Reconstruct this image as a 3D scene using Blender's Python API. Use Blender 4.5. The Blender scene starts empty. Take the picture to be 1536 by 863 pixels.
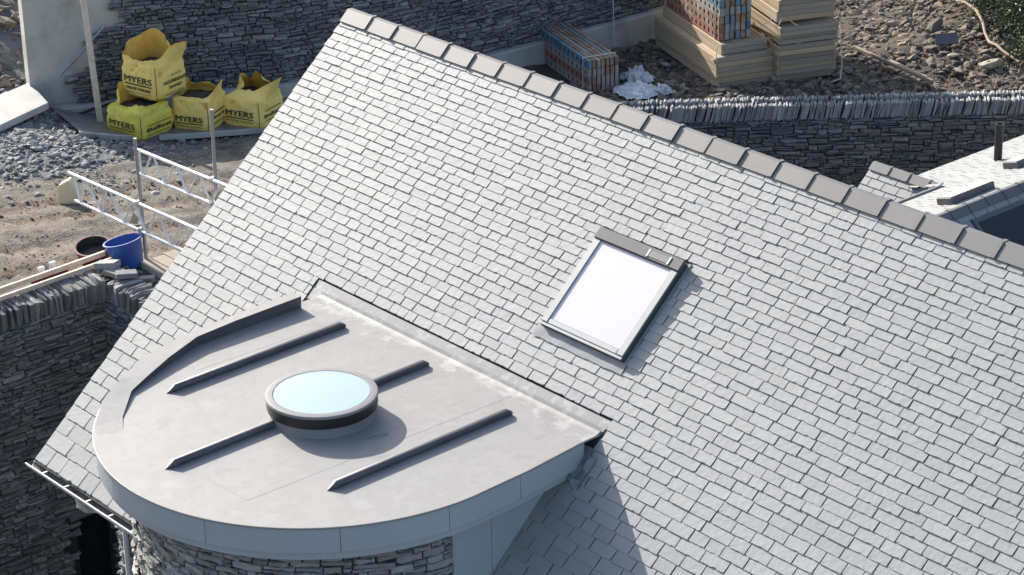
import bpy, bmesh, math, random
import numpy as np
from mathutils import Vector, Matrix
random.seed(7); RNG = np.random.default_rng(7)
R = math.radians
scn = bpy.context.scene
COL = scn.collection

# ------------------------------------------------------------------ camera, sky, sun, exposure
CAM = Vector((22.169, -11.893, 12.797))
c_r = Vector((0.653, 0.757, -0.0196)); c_w = Vector((-0.6979, 0.5918, -0.4034))
c_w.normalize(); c_r = (c_r - c_w * c_r.dot(c_w)).normalized(); c_u = c_r.cross(c_w)
FPX = 3779.3
cam_d = bpy.data.cameras.new('camera'); cam = bpy.data.objects.new('camera', cam_d); COL.objects.link(cam)
cam.matrix_world = Matrix(((c_r.x, c_u.x, -c_w.x, CAM.x), (c_r.y, c_u.y, -c_w.y, CAM.y), (c_r.z, c_u.z, -c_w.z, CAM.z), (0, 0, 0, 1)))
cam_d.sensor_width = 36.0; cam_d.lens = FPX / 1536 * 36; cam_d.clip_start = 0.5; cam_d.clip_end = 2000
scn.camera = cam

SUN = Vector((-1.0, 0.10, 0.47)).normalized()          # towards the sun
SUN_EL = math.asin(SUN.z); SUN_AZ = math.atan2(SUN.x, SUN.y)
w = bpy.data.worlds.new('World'); scn.world = w; w.use_nodes = True
nt = w.node_tree; nt.nodes.clear()
sky = nt.nodes.new('ShaderNodeTexSky'); sky.sky_type = 'NISHITA'; sky.sun_disc = False
sky.sun_elevation = SUN_EL; sky.sun_rotation = SUN_AZ; sky.air_density = 1.0; sky.dust_density = 2.2; sky.ozone_density = 1.0
bg = nt.nodes.new('ShaderNodeBackground'); bg.inputs[1].default_value = 0.13
wo = nt.nodes.new('ShaderNodeOutputWorld'); nt.links.new(sky.outputs[0], bg.inputs[0]); nt.links.new(bg.outputs[0], wo.inputs[0])
sl = bpy.data.lights.new('sun', 'SUN'); sl.energy = 4.8; sl.angle = R(0.5); sl.color = (1.0, 0.945, 0.865)
so = bpy.data.objects.new('sun', sl); COL.objects.link(so); so.location = (-40, 4, 40)
so.rotation_euler = SUN.to_track_quat('Z', 'Y').to_euler()
scn.view_settings.view_transform = 'Standard'; scn.view_settings.look = 'None'
scn.view_settings.exposure = 1.0; scn.view_settings.gamma = 1.0

def px(P):                                             # where a point falls in the photograph (only used to choose which pieces stay single)
    d = Vector(P) - CAM; z = d.dot(c_w)
    return 768 + FPX * d.dot(c_r) / z, 431.5 - FPX * d.dot(c_u) / z
ROOFPOLY = [(52, 692), (517, 25), (530, 12), (1540, 384), (1540, 866), (205, 866), (205, 795)]
def in_poly(x, y, poly=ROOFPOLY):
    c = False; n = len(poly)
    for i in range(n):
        x1, y1 = poly[i]; x2, y2 = poly[(i + 1) % n]
        if (y1 > y) != (y2 > y) and x < (x2 - x1) * (y - y1) / (y2 - y1) + x1: c = not c
    return c

# ------------------------------------------------------------------ materials
def ramp(n, cols):
    r = n.nodes.new('ShaderNodeValToRGB'); e = r.color_ramp.elements
    while len(e) < len(cols): e.new(0.5)
    for i, c in enumerate(cols):
        e[i].position = c[0] if len(c) == 4 else i / (len(cols) - 1)
        cc = c[1:] if len(c) == 4 else c
        e[i].color = (*cc, 1)
    return r
def mat(name, cols, rnd=None, scale=6, rough=.6, bump=.0, bscale=40, spec=.5, detail=5, metal=0, stretch=None, rough2=None, coat=0, mixf=.5, dist=.02):
    m = bpy.data.materials.new(name); m.use_nodes = True; n = m.node_tree; b = n.nodes['Principled BSDF']; L = n.links.new
    tc = n.nodes.new('ShaderNodeTexCoord'); geo = n.nodes.new('ShaderNodeNewGeometry')
    vec = geo.outputs['Position']
    if stretch:
        mp = n.nodes.new('ShaderNodeMapping'); mp.inputs['Scale'].default_value = stretch; L(vec, mp.inputs['Vector']); vec = mp.outputs[0]
    nz = n.nodes.new('ShaderNodeTexNoise'); nz.inputs['Scale'].default_value = scale; nz.inputs['Detail'].default_value = detail; nz.inputs['Roughness'].default_value = .6
    L(vec, nz.inputs['Vector'])
    rp = ramp(n, cols); mr = n.nodes.new('ShaderNodeMapRange'); mr.inputs[1].default_value = .3; mr.inputs[2].default_value = .7
    L(nz.outputs[0], mr.inputs[0]); L(mr.outputs[0], rp.inputs[0]); col = rp.outputs[0]
    if rnd:
        oi = n.nodes.new('ShaderNodeObjectInfo'); ad = n.nodes.new('ShaderNodeMath'); ad.operation = 'ADD'
        L(oi.outputs['Random'], ad.inputs[0]); L(geo.outputs['Random Per Island'], ad.inputs[1])
        fr = n.nodes.new('ShaderNodeMath'); fr.operation = 'FRACT'; L(ad.outputs[0], fr.inputs[0])
        r2 = ramp(n, rnd); L(fr.outputs[0], r2.inputs[0])
        mx = n.nodes.new('ShaderNodeMix'); mx.data_type = 'RGBA'; mx.inputs[0].default_value = mixf
        L(col, mx.inputs[6]); L(r2.outputs[0], mx.inputs[7]); col = mx.outputs[2]
    L(col, b.inputs['Base Color'])
    b.inputs['Roughness'].default_value = rough; b.inputs['Metallic'].default_value = metal
    b.inputs['Specular IOR Level'].default_value = spec; b.inputs['Coat Weight'].default_value = coat
    if rough2 is not None:
        m2 = n.nodes.new('ShaderNodeMapRange'); m2.inputs[3].default_value = rough; m2.inputs[4].default_value = rough2
        L(nz.outputs[0], m2.inputs[0]); L(m2.outputs[0], b.inputs['Roughness'])
    if bump:
        n2 = n.nodes.new('ShaderNodeTexNoise'); n2.inputs['Scale'].default_value = bscale; n2.inputs['Detail'].default_value = 4
        L(vec, n2.inputs['Vector']); bp = n.nodes.new('ShaderNodeBump'); bp.inputs['Strength'].default_value = bump; bp.inputs['Distance'].default_value = dist
        L(n2.outputs[0], bp.inputs['Height']); L(bp.outputs[0], b.inputs['Normal'])
    return m
def flat(name, c, rough=.5, metal=0, spec=.5, bump=0, coat=0):
    return mat(name, [tuple(x * .93 for x in c), tuple(min(1, x * 1.07) for x in c)], None, 9, rough, bump, 60, spec, 3, metal, coat=coat)

M = {}
M['slate'] = mat('roof slate', [(.25, .26, .262), (.31, .318, .315)], [(.24, .245, .25), (.285, .29, .288), (.315, .317, .312), (.262, .263, .272), (.30, .302, .297), (.29, .293, .29), (.255, .26, .262), (.285, .285, .28)], 7, .62, .32, 19, .42, 6, mixf=.6, dist=.010)
M['slate_deck'] = flat('slate underlay', (.035, .037, .04), .8)
M['ridge'] = mat('clay ridge', [(.118, .115, .115), (.148, .145, .144)], [(.115, .112, .112), (.155, .151, .15)], 5, .5, .04, 50)
M['fascia'] = mat('grey laminate fascia', [(.36, .395, .43), (.395, .43, .465)], None, 2, .4, .06, 30)
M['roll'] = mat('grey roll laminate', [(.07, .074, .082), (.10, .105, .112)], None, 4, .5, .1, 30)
M['void'] = flat('painted shadow black', (.008, .008, .009), .95, 0, .05)  # near black for the painted shadow line at the slate edges
M['gutter_dark'] = flat('dark grey gutter inside', (.05, .05, .05), .7)
M['white_pvc'] = flat('pale grey gutter', (.62, .63, .63), .4)
M['alu'] = flat('grey aluminium', (.31, .315, .32), .5, .1)
M['kerb'] = mat('grey laminate kerb', [(.17, .175, .18), (.21, .215, .22)], None, 3, .55, .08, 20)
M['hood'] = flat('hood aluminium', (.115, .117, .12), .6, 0, .3)
M['alu_dark'] = flat('dark grey aluminium', (.10, .103, .108), .45, .1)
M['blackband'] = flat('black seal', (.012, .012, .013), .5)
M['darkglass'] = flat('dark glass', (.012, .014, .018), .12)
M['lead'] = mat('lead flashing', [(.17, .18, .195), (.23, .24, .255)], None, 5, .6, .06, 20)
M['stone'] = mat('slate walling stone', [(.125, .127, .132), (.23, .23, .232)], [(.07, .073, .08), (.15, .154, .162), (.23, .23, .232), (.135, .128, .12), (.21, .196, .175), (.35, .348, .34), (.09, .098, .11), (.25, .25, .245)], 14, .8, .6, 35, .3, mixf=.65)
M['stone_pale'] = mat('pale turret stone', [(.17, .172, .175), (.32, .317, .31)], [(.12, .122, .125), (.26, .26, .255), (.40, .395, .38), (.20, .192, .18), (.33, .32, .30)], 14, .8, .6, 35, .3, mixf=.65)
M['joint'] = flat('dark wall joints', (.028, .028, .03), .95)
M['coping'] = mat('coping slate', [(.18, .185, .19), (.32, .32, .315)], [(.13, .135, .14), (.28, .28, .28), (.40, .40, .39), (.23, .222, .215)], 12, .8, .5, 30, .3, mixf=.6)
M['concrete'] = mat('concrete', [(.30, .295, .265), (.43, .42, .385), (.47, .46, .425)], None, 1.6, .85, .2, 20, .3, 8)
M['concrete2'] = mat('pale concrete slab', [(.42, .40, .37), (.55, .53, .49)], None, 3, .85, .3, 30, .3, 8)
M['plaster_core'] = flat('house wall core', (.16, .16, .155), .9)
M['wood'] = mat('sawn timber', [(.34, .25, .155), (.48, .37, .25)], [(.26, .19, .12), (.40, .30, .20), (.49, .38, .26), (.32, .255, .185)], 9, .75, .25, 30, .3, 6, stretch=(1, 1, 8), mixf=.55)
M['wood_grey'] = mat('weathered timber', [(.22, .185, .145), (.36, .31, .25)], [(.14, .118, .094), (.28, .24, .19), (.38, .33, .275), (.25, .195, .145), (.33, .28, .22)], 9, .8, .3, 30, .3, 6, stretch=(1, 1, 8), mixf=.55)
M['lath'] = mat('pale batten wood', [(.55, .44, .34), (.70, .60, .50)], None, 8, .7, .1, 40)
M['galv'] = flat('galvanised steel tube', (.36, .37, .38), .45, .5)
M['alu_white'] = flat('bright aluminium tube', (.75, .76, .77), .35, .35)
M['blue'] = mat('blue plastic', [(.02, .07, .28), (.03, .10, .36)], None, 5, .4, .05, 30)
M['red'] = flat('dark red plastic', (.16, .02, .018), .45)
M['black'] = flat('black rubber and hole shade', (.014, .014, .015), .6)
M['rope'] = flat('pale rope', (.62, .60, .55), .8)
M['bag'] = mat('yellow woven bag', [(.90, .63, .14), (.95, .73, .26)], None, 7, .6, .7, 9, .3, dist=.03)
M['bag_green'] = mat('lemon woven bag', [(.64, .54, .06), (.78, .66, .14)], None, 7, .55, .35, 22, .3)
M['bag_in'] = mat('orange bag lining', [(.66, .38, .06), (.80, .52, .13)], None, 6, .6, .3, 20, .3)
M['soil'] = mat('dark soil', [(.05, .042, .035), (.11, .09, .07)], None, 12, .95, .6, 30, .2)
M['print'] = flat('dark bag print', (.035, .04, .02), .7)
M['plastic'] = mat('white plastic sheet', [(.42, .44, .45), (.62, .63, .64)], None, 5, .35, .3, 14)
M['foam'] = flat('cream foam', (.72, .60, .38), .85)
M['rust'] = mat('rusty steel', [(.17, .09, .055), (.28, .18, .12), (.38, .32, .27)], None, 5, .75, .3, 30, .3, 8)
M['pan_blue'] = mat('blue painted steel', [(.05, .12, .20), (.12, .22, .31), (.22, .17, .13)], None, 2.4, .6, .2, 30, .3, 8)
M['pan_grey'] = mat('grey cement stained steel', [(.17, .16, .15), (.30, .29, .27), (.34, .28, .23)], None, 3, .75, .3, 30, .3, 8)
M['pan_red'] = mat('red painted steel', [(.24, .08, .065), (.34, .15, .12), (.24, .19, .16)], None, 3, .65, .2, 30, .3, 8)
M['pan_teal'] = mat('teal painted steel', [(.10, .15, .15), (.20, .25, .25), (.24, .21, .18)], None, 3, .65, .2, 30, .3, 8)
M['rock_grey'] = mat('slate rubble', [(.13, .135, .14), (.24, .24, .24)], [(.09, .095, .10), (.18, .18, .185), (.27, .27, .265), (.34, .335, .32), (.15, .145, .14)], 10, .85, .4, 30, .3, mixf=.7)
M['rock_brown'] = mat('brown rubble', [(.105, .085, .066), (.20, .165, .128)], [(.075, .064, .054), (.135, .11, .088), (.20, .165, .128), (.30, .26, .20), (.115, .103, .092), (.18, .135, .10), (.15, .14, .13)], 10, .9, .4, 30, .2, mixf=.7)
M['rock_pale'] = mat('pale limestone', [(.34, .30, .22), (.50, .46, .36)], None, 10, .9, .4, 30, .2)
M['twig'] = flat('bare branch', (.34, .25, .19), .85)
M['bark'] = flat('shrub stem', (.09, .07, .05), .9)
M['redtag'] = flat('red tag', (.7, .06, .03), .5)
M['bluehose'] = flat('blue hose', (.03, .25, .6), .4)

def leaf_mat():
    return mat('shrub leaves', [(.035, .055, .018), (.08, .11, .035)], [(.025, .04, .015), (.05, .075, .025), (.10, .13, .05), (.16, .18, .09), (.04, .06, .03)], 3, .5, 0, 1, .4, mixf=.7)
M['leaf'] = leaf_mat()

def grp_mat():                                          # laminated flat roof: grey with resin smears along the upper seam and faint streaks
    m = mat('grey laminate roof', [(.215, .213, .208), (.262, .26, .254), (.238, .236, .231), (.28, .278, .272)], None, 2.6, .6, .2, 12, .5, 8, dist=.01)
    n = m.node_tree; L = n.links.new; b = n.nodes['Principled BSDF']
    old = b.inputs['Base Color'].links[0].from_socket
    geo = n.nodes.new('ShaderNodeNewGeometry'); sx = n.nodes.new('ShaderNodeSeparateXYZ'); L(geo.outputs['Position'], sx.inputs[0])
    nz = n.nodes.new('ShaderNodeTexNoise'); nz.inputs['Scale'].default_value = 4.5; nz.inputs['Detail'].default_value = 7; nz.inputs['Roughness'].default_value = .68; L(geo.outputs['Position'], nz.inputs[0])
    band = n.nodes.new('ShaderNodeMapRange'); band.inputs[1].default_value = 1.55; band.inputs[2].default_value = 2.2; band.inputs[3].default_value = -.14; band.inputs[4].default_value = .06; L(sx.outputs[1], band.inputs[0])
    ad = n.nodes.new('ShaderNodeMath'); ad.operation = 'ADD'; L(nz.outputs[0], ad.inputs[0]); L(band.outputs[0], ad.inputs[1])
    th = n.nodes.new('ShaderNodeMapRange'); th.inputs[1].default_value = .57; th.inputs[2].default_value = .64; th.inputs[4].default_value = .6; L(ad.outputs[0], th.inputs[0])
    mx = n.nodes.new('ShaderNodeMix'); mx.data_type = 'RGBA'; L(th.outputs[0], mx.inputs[0]); L(old, mx.inputs[6]); mx.inputs[7].default_value = (.40, .398, .39, 1)
    mp = n.nodes.new('ShaderNodeMapping'); mp.inputs['Scale'].default_value = (9, .9, 1); L(geo.outputs['Position'], mp.inputs[0])
    n3 = n.nodes.new('ShaderNodeTexNoise'); n3.inputs['Scale'].default_value = 1.6; n3.inputs['Detail'].default_value = 8; n3.inputs['Roughness'].default_value = .7; L(mp.outputs[0], n3.inputs[0])
    t3 = n.nodes.new('ShaderNodeMapRange'); t3.inputs[1].default_value = .56; t3.inputs[2].default_value = .75; t3.inputs[4].default_value = .45; L(n3.outputs[0], t3.inputs[0])
    m3 = n.nodes.new('ShaderNodeMix'); m3.data_type = 'RGBA'; L(t3.outputs[0], m3.inputs[0]); L(mx.outputs[2], m3.inputs[6]); m3.inputs[7].default_value = (.17, .168, .163, 1)
    L(m3.outputs[2], b.inputs['Base Color']); return m
M['grp'] = grp_mat()
def pane_mat(name, c, cr):
    m = bpy.data.materials.new(name); m.use_nodes = True; b = m.node_tree.nodes['Principled BSDF']
    b.inputs['Base Color'].default_value = (*c, 1); b.inputs['Roughness'].default_value = .45
    b.inputs['Coat Weight'].default_value = 1; b.inputs['Coat Roughness'].default_value = cr; b.inputs['Specular IOR Level'].default_value = .5
    return m
M['pane_white'] = pane_mat('glass over white blind', (.47, .47, .52), .15)
M['pane_cyan'] = pane_mat('pale blue glass over film', (.24, .36, .40), .08)

def ground_mat():
    m = mat('yard earth', [(.085, .075, .063), (.14, .124, .105), (.21, .188, .16)], None, 2.6, .95, .9, 22, .15, 9, dist=.03)
    n = m.node_tree; L = n.links.new; b = n.nodes['Principled BSDF']; old = b.inputs['Base Color'].links[0].from_socket
    geo = n.nodes.new('ShaderNodeNewGeometry')
    at = n.nodes.new('ShaderNodeAttribute'); at.attribute_name = 'zone'
    nz = n.nodes.new('ShaderNodeTexNoise'); nz.inputs['Scale'].default_value = 2.2; nz.inputs['Detail'].default_value = 7; L(geo.outputs['Position'], nz.inputs[0])
    sep = n.nodes.new('ShaderNodeSeparateXYZ'); L(at.outputs['Vector'], sep.inputs[0])
    last = old
    for k, c in ((0, (.15, .15, .15)), (1, (.085, .072, .058)), (2, (.17, .115, .075))):
        ad = n.nodes.new('ShaderNodeMath'); ad.operation = 'ADD'; L(sep.outputs[k], ad.inputs[0])
        sb = n.nodes.new('ShaderNodeMath'); sb.operation = 'SUBTRACT'; L(nz.outputs[0], sb.inputs[0]); sb.inputs[1].default_value = .5; L(sb.outputs[0], ad.inputs[1])
        mr = n.nodes.new('ShaderNodeMapRange'); mr.inputs[1].default_value = .3; mr.inputs[2].default_value = .7; L(ad.outputs[0], mr.inputs[0])
        mx = n.nodes.new('ShaderNodeMix'); mx.data_type = 'RGBA'; L(mr.outputs[0], mx.inputs[0]); L(last, mx.inputs[6]); mx.inputs[7].default_value = (*c, 1); last = mx.outputs[2]
    L(last, b.inputs['Base Color']); return m
M['yard'] = ground_mat()

# ------------------------------------------------------------------ mesh helpers
class MB:
    def __init__(s): s.v = []; s.f = []
    def add(s, vs, fs):
        o = len(s.v); s.v += [tuple(v) for v in vs]; s.f += [tuple(i + o for i in f) for f in fs]; return s
    def box(s, x0, y0, z0, x1, y1, z1, X=None):
        vs = [(x, y, z) for z in (z0, z1) for y in (y0, y1) for x in (x0, x1)]
        if X is not None: vs = [X @ Vector(v) for v in vs]
        return s.add(vs, [(0, 2, 3, 1), (4, 5, 7, 6), (0, 1, 5, 4), (1, 3, 7, 5), (3, 2, 6, 7), (2, 0, 4, 6)])
    def prism(s, pts, z0, z1, X=None):                 # pts counter-clockwise
        n = len(pts); vs = [(x, y, z0) for x, y in pts] + [(x, y, z1) for x, y in pts]
        if X is not None: vs = [X @ Vector(v) for v in vs]
        return s.add(vs, [tuple(range(n - 1, -1, -1)), tuple(range(n, 2 * n))] + [(i, (i + 1) % n, n + (i + 1) % n, n + i) for i in range(n)])
    def tube(s, pts, r, n=8, cap=True):
        pts = [Vector(p) for p in pts]; rings = []
        rr = r if isinstance(r, (list, tuple)) else [r] * len(pts)
        for i, p in enumerate(pts):
            d = (pts[min(i + 1, len(pts) - 1)] - pts[max(i - 1, 0)]).normalized()
            a = d.cross(Vector((0, 0, 1)) if abs(d.z) < .95 else Vector((1, 0, 0))).normalized(); b = d.cross(a)
            rings.append([p + (a * math.cos(2 * math.pi * k / n) + b * math.sin(2 * math.pi * k / n)) * rr[i] for k in range(n)])
        vs = [v for q in rings for v in q]; fs = []
        for i in range(len(pts) - 1):
            for k in range(n): fs.append((i * n + k, i * n + (k + 1) % n, (i + 1) * n + (k + 1) % n, (i + 1) * n + k))
        if cap: fs += [tuple(range(n - 1, -1, -1)), tuple(range((len(pts) - 1) * n, len(pts) * n))]
        return s.add(vs, fs)
    def lathe(s, prof, n=48, c=(0, 0, 0), close=False):
        vs = [(c[0] + r * math.cos(2 * math.pi * k / n), c[1] + r * math.sin(2 * math.pi * k / n), c[2] + z) for r, z in prof for k in range(n)]
        fs = []; m = len(prof)
        for i in range(m if close else m - 1):
            j = (i + 1) % m
            for k in range(n): fs.append((i * n + k, i * n + (k + 1) % n, j * n + (k + 1) % n, j * n + k))
        return s.add(vs, fs)
    def mesh(s, name, m, smooth=None):
        me = bpy.data.meshes.new(name); me.from_pydata(s.v, [], s.f); me.materials.append(m)
        bm = bmesh.new(); bm.from_mesh(me); bmesh.ops.recalc_face_normals(bm, faces=bm.faces); bm.to_mesh(me); bm.free()
        if smooth:
            for p in me.polygons: p.use_smooth = True
            try: me.set_sharp_from_angle(angle=R(smooth))
            except Exception: pass
        return me
    def build(s, name, m, parent=None, smooth=None, X=None):
        return link(name, s.mesh(name, m, smooth), parent, X)
def link(name, me, parent=None, X=None):
    o = bpy.data.objects.new(name, me); COL.objects.link(o)
    if X is not None: o.matrix_world = X
    if parent is not None: o.parent = parent            # every thing root that holds parts stands at the world origin or carries its own matrix
    return o
def empty(name, loc=(0, 0, 0), rz=0):
    o = bpy.data.objects.new(name, None); COL.objects.link(o); o.location = loc; o.rotation_euler = (0, 0, rz); o.empty_display_size = .2; return o
def tag(o, label, cat, group=None, kind=None):
    if label: o['label'] = label
    if cat: o['category'] = cat
    if group: o['group'] = group
    if kind: o['kind'] = kind
    return o
def bevel(o, wd=.006, seg=1):
    md = o.modifiers.new('bevel', 'BEVEL'); md.width = wd; md.segments = seg; md.limit_method = 'ANGLE'; md.angle_limit = R(40); return o
def frame(o, ax, ay, az):
    return Matrix(((ax[0], ay[0], az[0], o[0]), (ax[1], ay[1], az[1], o[1]), (ax[2], ay[2], az[2], o[2]), (0, 0, 0, 1)))

# pieces: unit-sized variants that are scaled and set many times
def np_mesh(V, F, name, m):
    me = bpy.data.meshes.new(name); me.from_pydata(V.tolist() if hasattr(V, 'tolist') else V, [], F); me.materials.append(m); return me
def stone_variant(rng):                                # x along the wall, y = height, z = outward; a rough split block
    j = lambda a: rng.uniform(-a, a)
    xs = [0, .33 + j(.12), .68 + j(.12), 1]; V = []
    for yy in (0, 1):
        for i, x in enumerate(xs): V.append((x + (abs(j(.07)) if i == 0 else -abs(j(.07)) if i == 3 else 0), yy + (abs(j(.2)) if yy == 0 else -abs(j(.24))), .55 + j(.35)))
    for x in (0, 1):
        pass
    mid = [(x + j(.05), .5 + j(.18), 1 + j(.3)) for x in (.22, .75)]
    V += mid                                           # 8, 9
    B = [(0, 0, -.6), (1, 0, -.6), (1, 1, -.6), (0, 1, -.6)]; V += B   # 10..13
    F = [(0, 1, 8), (1, 5, 8), (5, 4, 8), (4, 0, 8), (1, 2, 9), (2, 3, 9), (3, 7, 9), (7, 6, 9), (6, 2 - 0, 9) if False else (6, 5, 9), (5, 1, 9),
         (10, 11, 3, 2, 1, 0), (11, 12, 7, 3), (12, 13, 4, 5, 6, 7), (13, 10, 0, 4)]
    return np.array(V, float), F
SV = [stone_variant(np.random.default_rng(100 + i)) for i in range(14)]
def slab_variant(rng):                                 # thin upright slab: x thin, y height, z outward
    j = lambda a: rng.uniform(-a, a)
    V = [(0 + j(.15), 0, -.5), (1 + j(.15), 0, -.5), (1 + j(.15), 1 + j(.05), -.5), (0 + j(.15), 1 + j(.05), -.5),
         (0 + j(.2), 0, .5 + j(.06)), (1 + j(.2), 0, .5 + j(.06)), (1 + j(.2), .93 + j(.05), .5 + j(.1)), (0 + j(.2), .93 + j(.05), .5 + j(.1)),
         (.5 + j(.2), 1.03 + j(.04), .2 + j(.15)), (.5 + j(.2), 1.03 + j(.04), -.25 + j(.15))]
    F = [(4, 5, 6, 7), (0, 3, 2, 1), (0, 4, 7, 3), (1, 2, 6, 5), (7, 6, 8), (3, 7, 8, 9), (2, 9, 8, 6), (2, 3, 9)]
    return np.array(V, float), F
CV = [slab_variant(np.random.default_rng(200 + i)) for i in range(14)]
def slate_variant(rng):                                # unit exposed slate: x width, y up the slope (0 tail .. 1 head), z thickness
    j = lambda a: rng.uniform(-a, a)
    xs = [0, .14, .3, .45, .6, .74, .88, 1]; t = [abs(rng.normal(0, .013)) for x in xs]
    if rng.uniform() < .4: t[rng.integers(1, 7)] += rng.uniform(.03, .08)
    if rng.uniform() < .22: t[0] += rng.uniform(.03, .11)
    if rng.uniform() < .22: t[-1] += rng.uniform(.03, .11)
    n = len(xs); V = [(x + (j(.01) if 0 < i < n - 1 else 0), t[i] - .015, .18) for i, x in enumerate(xs)]          # lower edge at tail
    V += [(x + (.012 if i == 0 else -.012 if i == n - 1 else j(.02)), t[i] + .035 + abs(j(.02)), 1 + j(.02)) for i, x in enumerate(xs)]  # upper arris
    V += [(0, 1.12, .2), (1, 1.12, .2), (0, 1.12, .05), (1, 1.12, .05), (.33 + j(.1), .55, .62 + j(.015)), (.68 + j(.1), .5, .655 + j(.015))]
    a, b_, c, d, e, f = range(2 * n, 2 * n + 6)
    F = [(i, i + 1, n + i + 1, n + i) for i in range(n - 1)]
    F += [(n + i, n + i + 1, e) for i in range(4)] + [(n + i, n + i + 1, f) for i in range(4, 7)] + [(n + 4, f, e)]
    F += [(n + n - 1, b_, f), (b_, a, e, f), (a, n, e), (0, n, a, c), (n - 1, d, b_, 2 * n - 1)]
    return np.array(V, float), F
LV = [slate_variant(np.random.default_rng(300 + i)) for i in range(16)]
_mesh_cache = {}
def place_pieces(items, variants, name, m, parent, limit=300, bigkey=None, stuffname=None, group=None):
    """items: (4x4 matrix incl. scale, variant index, score). The highest scores become single objects, the rest one joined part."""
    items = sorted(items, key=lambda t: -t[2]); single = [t for t in items[:limit] if t[2] > 0]; rest = items[len(single):]
    for Mx, k, sc in single:
        key = (name, m.name, k)
        if key not in _mesh_cache:
            V, F = variants[k]; _mesh_cache[key] = np_mesh(V, F, name, m)
        o = bpy.data.objects.new(name, _mesh_cache[key]); o.matrix_world = Mx; COL.objects.link(o); o.parent = parent
    if rest:
        VV = []; FF = []; o = 0
        for Mx, k, sc in rest:
            V, F = variants[k]; A = np.array(Mx); P = V @ A[:3, :3].T + A[:3, 3]
            VV.append(P); FF += [tuple(i + o for i in f) for f in F]; o += len(V)
        ob = link(stuffname or name + 's', np_mesh(np.concatenate(VV), FF, stuffname or name + 's', m), parent); ob['kind'] = 'stuff'
    return single
def score_of(c, size, occl=True):                      # visible size of a piece in the photograph
    x, y = px(c)
    if not (-6 < x < 1542 and -6 < y < 869): return 0
    if occl and in_poly(x, y): return 0
    d = (Vector(c) - CAM).length
    return size * (FPX / d) ** 2
def courses(L, H, rng, hmin=.045, hmax=.10, lmin=.13, lmax=.42, skip=None):
    """random coursed rubble on an L x H sheet -> (u, v, du, dv)"""
    out = []; v = 0
    while v < H - .02:
        dv = min(rng.uniform(hmin, hmax), H - v); u = -rng.uniform(0, .2)
        while u < L:
            du = rng.uniform(lmin, lmax) * (.6 + dv / hmax * .5)
            q = rng.uniform()
            if q < .2: du *= .42
            elif q > .9: du *= 1.5
            a, b = max(u, 0), min(u + du, L)
            if b - a > .04 and not (skip and skip((a + b) / 2, v + dv / 2)):
                if dv > .06 and rng.uniform() < .4:
                    out.append((a, v, b - a, dv * .5)); out.append((a, v + dv * .5, b - a, dv * .5))
                else: out.append((a, v, b - a, dv))
            u += du
        v += dv
    return out
def wall_stones(fn, L, H, parent, m, seed, skip=None, depth=.05, limit=300, occl=True, name='stone', **kw):
    """fn(u) -> (point on the base line, tangent, outward normal); stones rise along +z from the base"""
    rng = np.random.default_rng(seed); items = []
    for (u, v, du, dv) in courses(L, H, rng, skip=skip, **kw):
        p, t, n = fn(u); g = .008; dd = depth * rng.uniform(.6, 1.5)
        o = Vector(p) + Vector(t) * g * .5 + Vector((0, 0, v + g * .4 + rng.normal(0, .006))) + Vector(n) * rng.uniform(-.012, .02) * depth / .05
        tilt = rng.normal(0, .028); tt = Vector(t) + Vector((0, 0, tilt)); zz = Vector((0, 0, 1)) - Vector(t) * tilt
        Mx = frame(o, tt * (du - g), zz * (dv - g * .8), Vector(n) * dd)
        c = o + Vector(t) * du / 2 + Vector((0, 0, dv / 2))
        items.append((Mx, int(rng.integers(len(SV))), score_of(c, du * dv, occl)))
    return place_pieces(items, SV, name, m, parent, limit)

# ------------------------------------------------------------------ the ground
H2 = Vector((-.7627, .6468)); R2 = Vector((.6468, .7627))
def sstep(t): t = max(0., min(1., t)); return t * t * (3 - 2 * t)
def zt(x, y):                                          # level of the upper yard
    dx, dy = x - CAM.x, y - CAM.y; g = H2.x * dx + H2.y * dy; l = R2.x * x + R2.y * y
    if g < 34: z = -1.7
    elif g < 42.8: z = -1.7 - .14 * (g - 34)
    else: z = -2.93 - .05 * (g - 42.8)
    z -= .3 * sstep((l - 3) / 4)
    z += .32 * math.exp(-(((x + 14.9) / 1.5) ** 2 + ((y - 8.3) / 1.4) ** 2)) + .45 * math.exp(-(((x + 16.9) / 1.1) ** 2 + ((y - 9.3) / .9) ** 2)) + 1.2 * math.exp(-(((x + 21.5) / 2.2) ** 2 + ((y - 11.2) / 1.6) ** 2))
    z += .25 * math.exp(-(((x + 9.0) / 1.6) ** 2 + ((y - 25.8) / 1.4) ** 2)) + .7 * math.exp(-(((x + 9.0) / 2.2) ** 2 + ((y - 29.2) / 2.2) ** 2))
    return z
MW0 = Vector((-10.59, 18.2)); MWD = Vector((.634, .773)).normalized(); MWN = Vector((MWD.y, -MWD.x))
def pit(x, y):
    if x > -7.2 and y < 5.32: return True
    if x > .3 and y < 9.3: return True
    q = Vector((x, y)) - MW0
    return q.dot(MWN) > -.2 and q.dot(MWD) > -1.5 and (y > 9.2 or x > 0)
g0 = MB().box(-400, -400, -7.4, 400, 400, -7.2).build('ground', M['soil']); g0['kind'] = 'structure'
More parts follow.
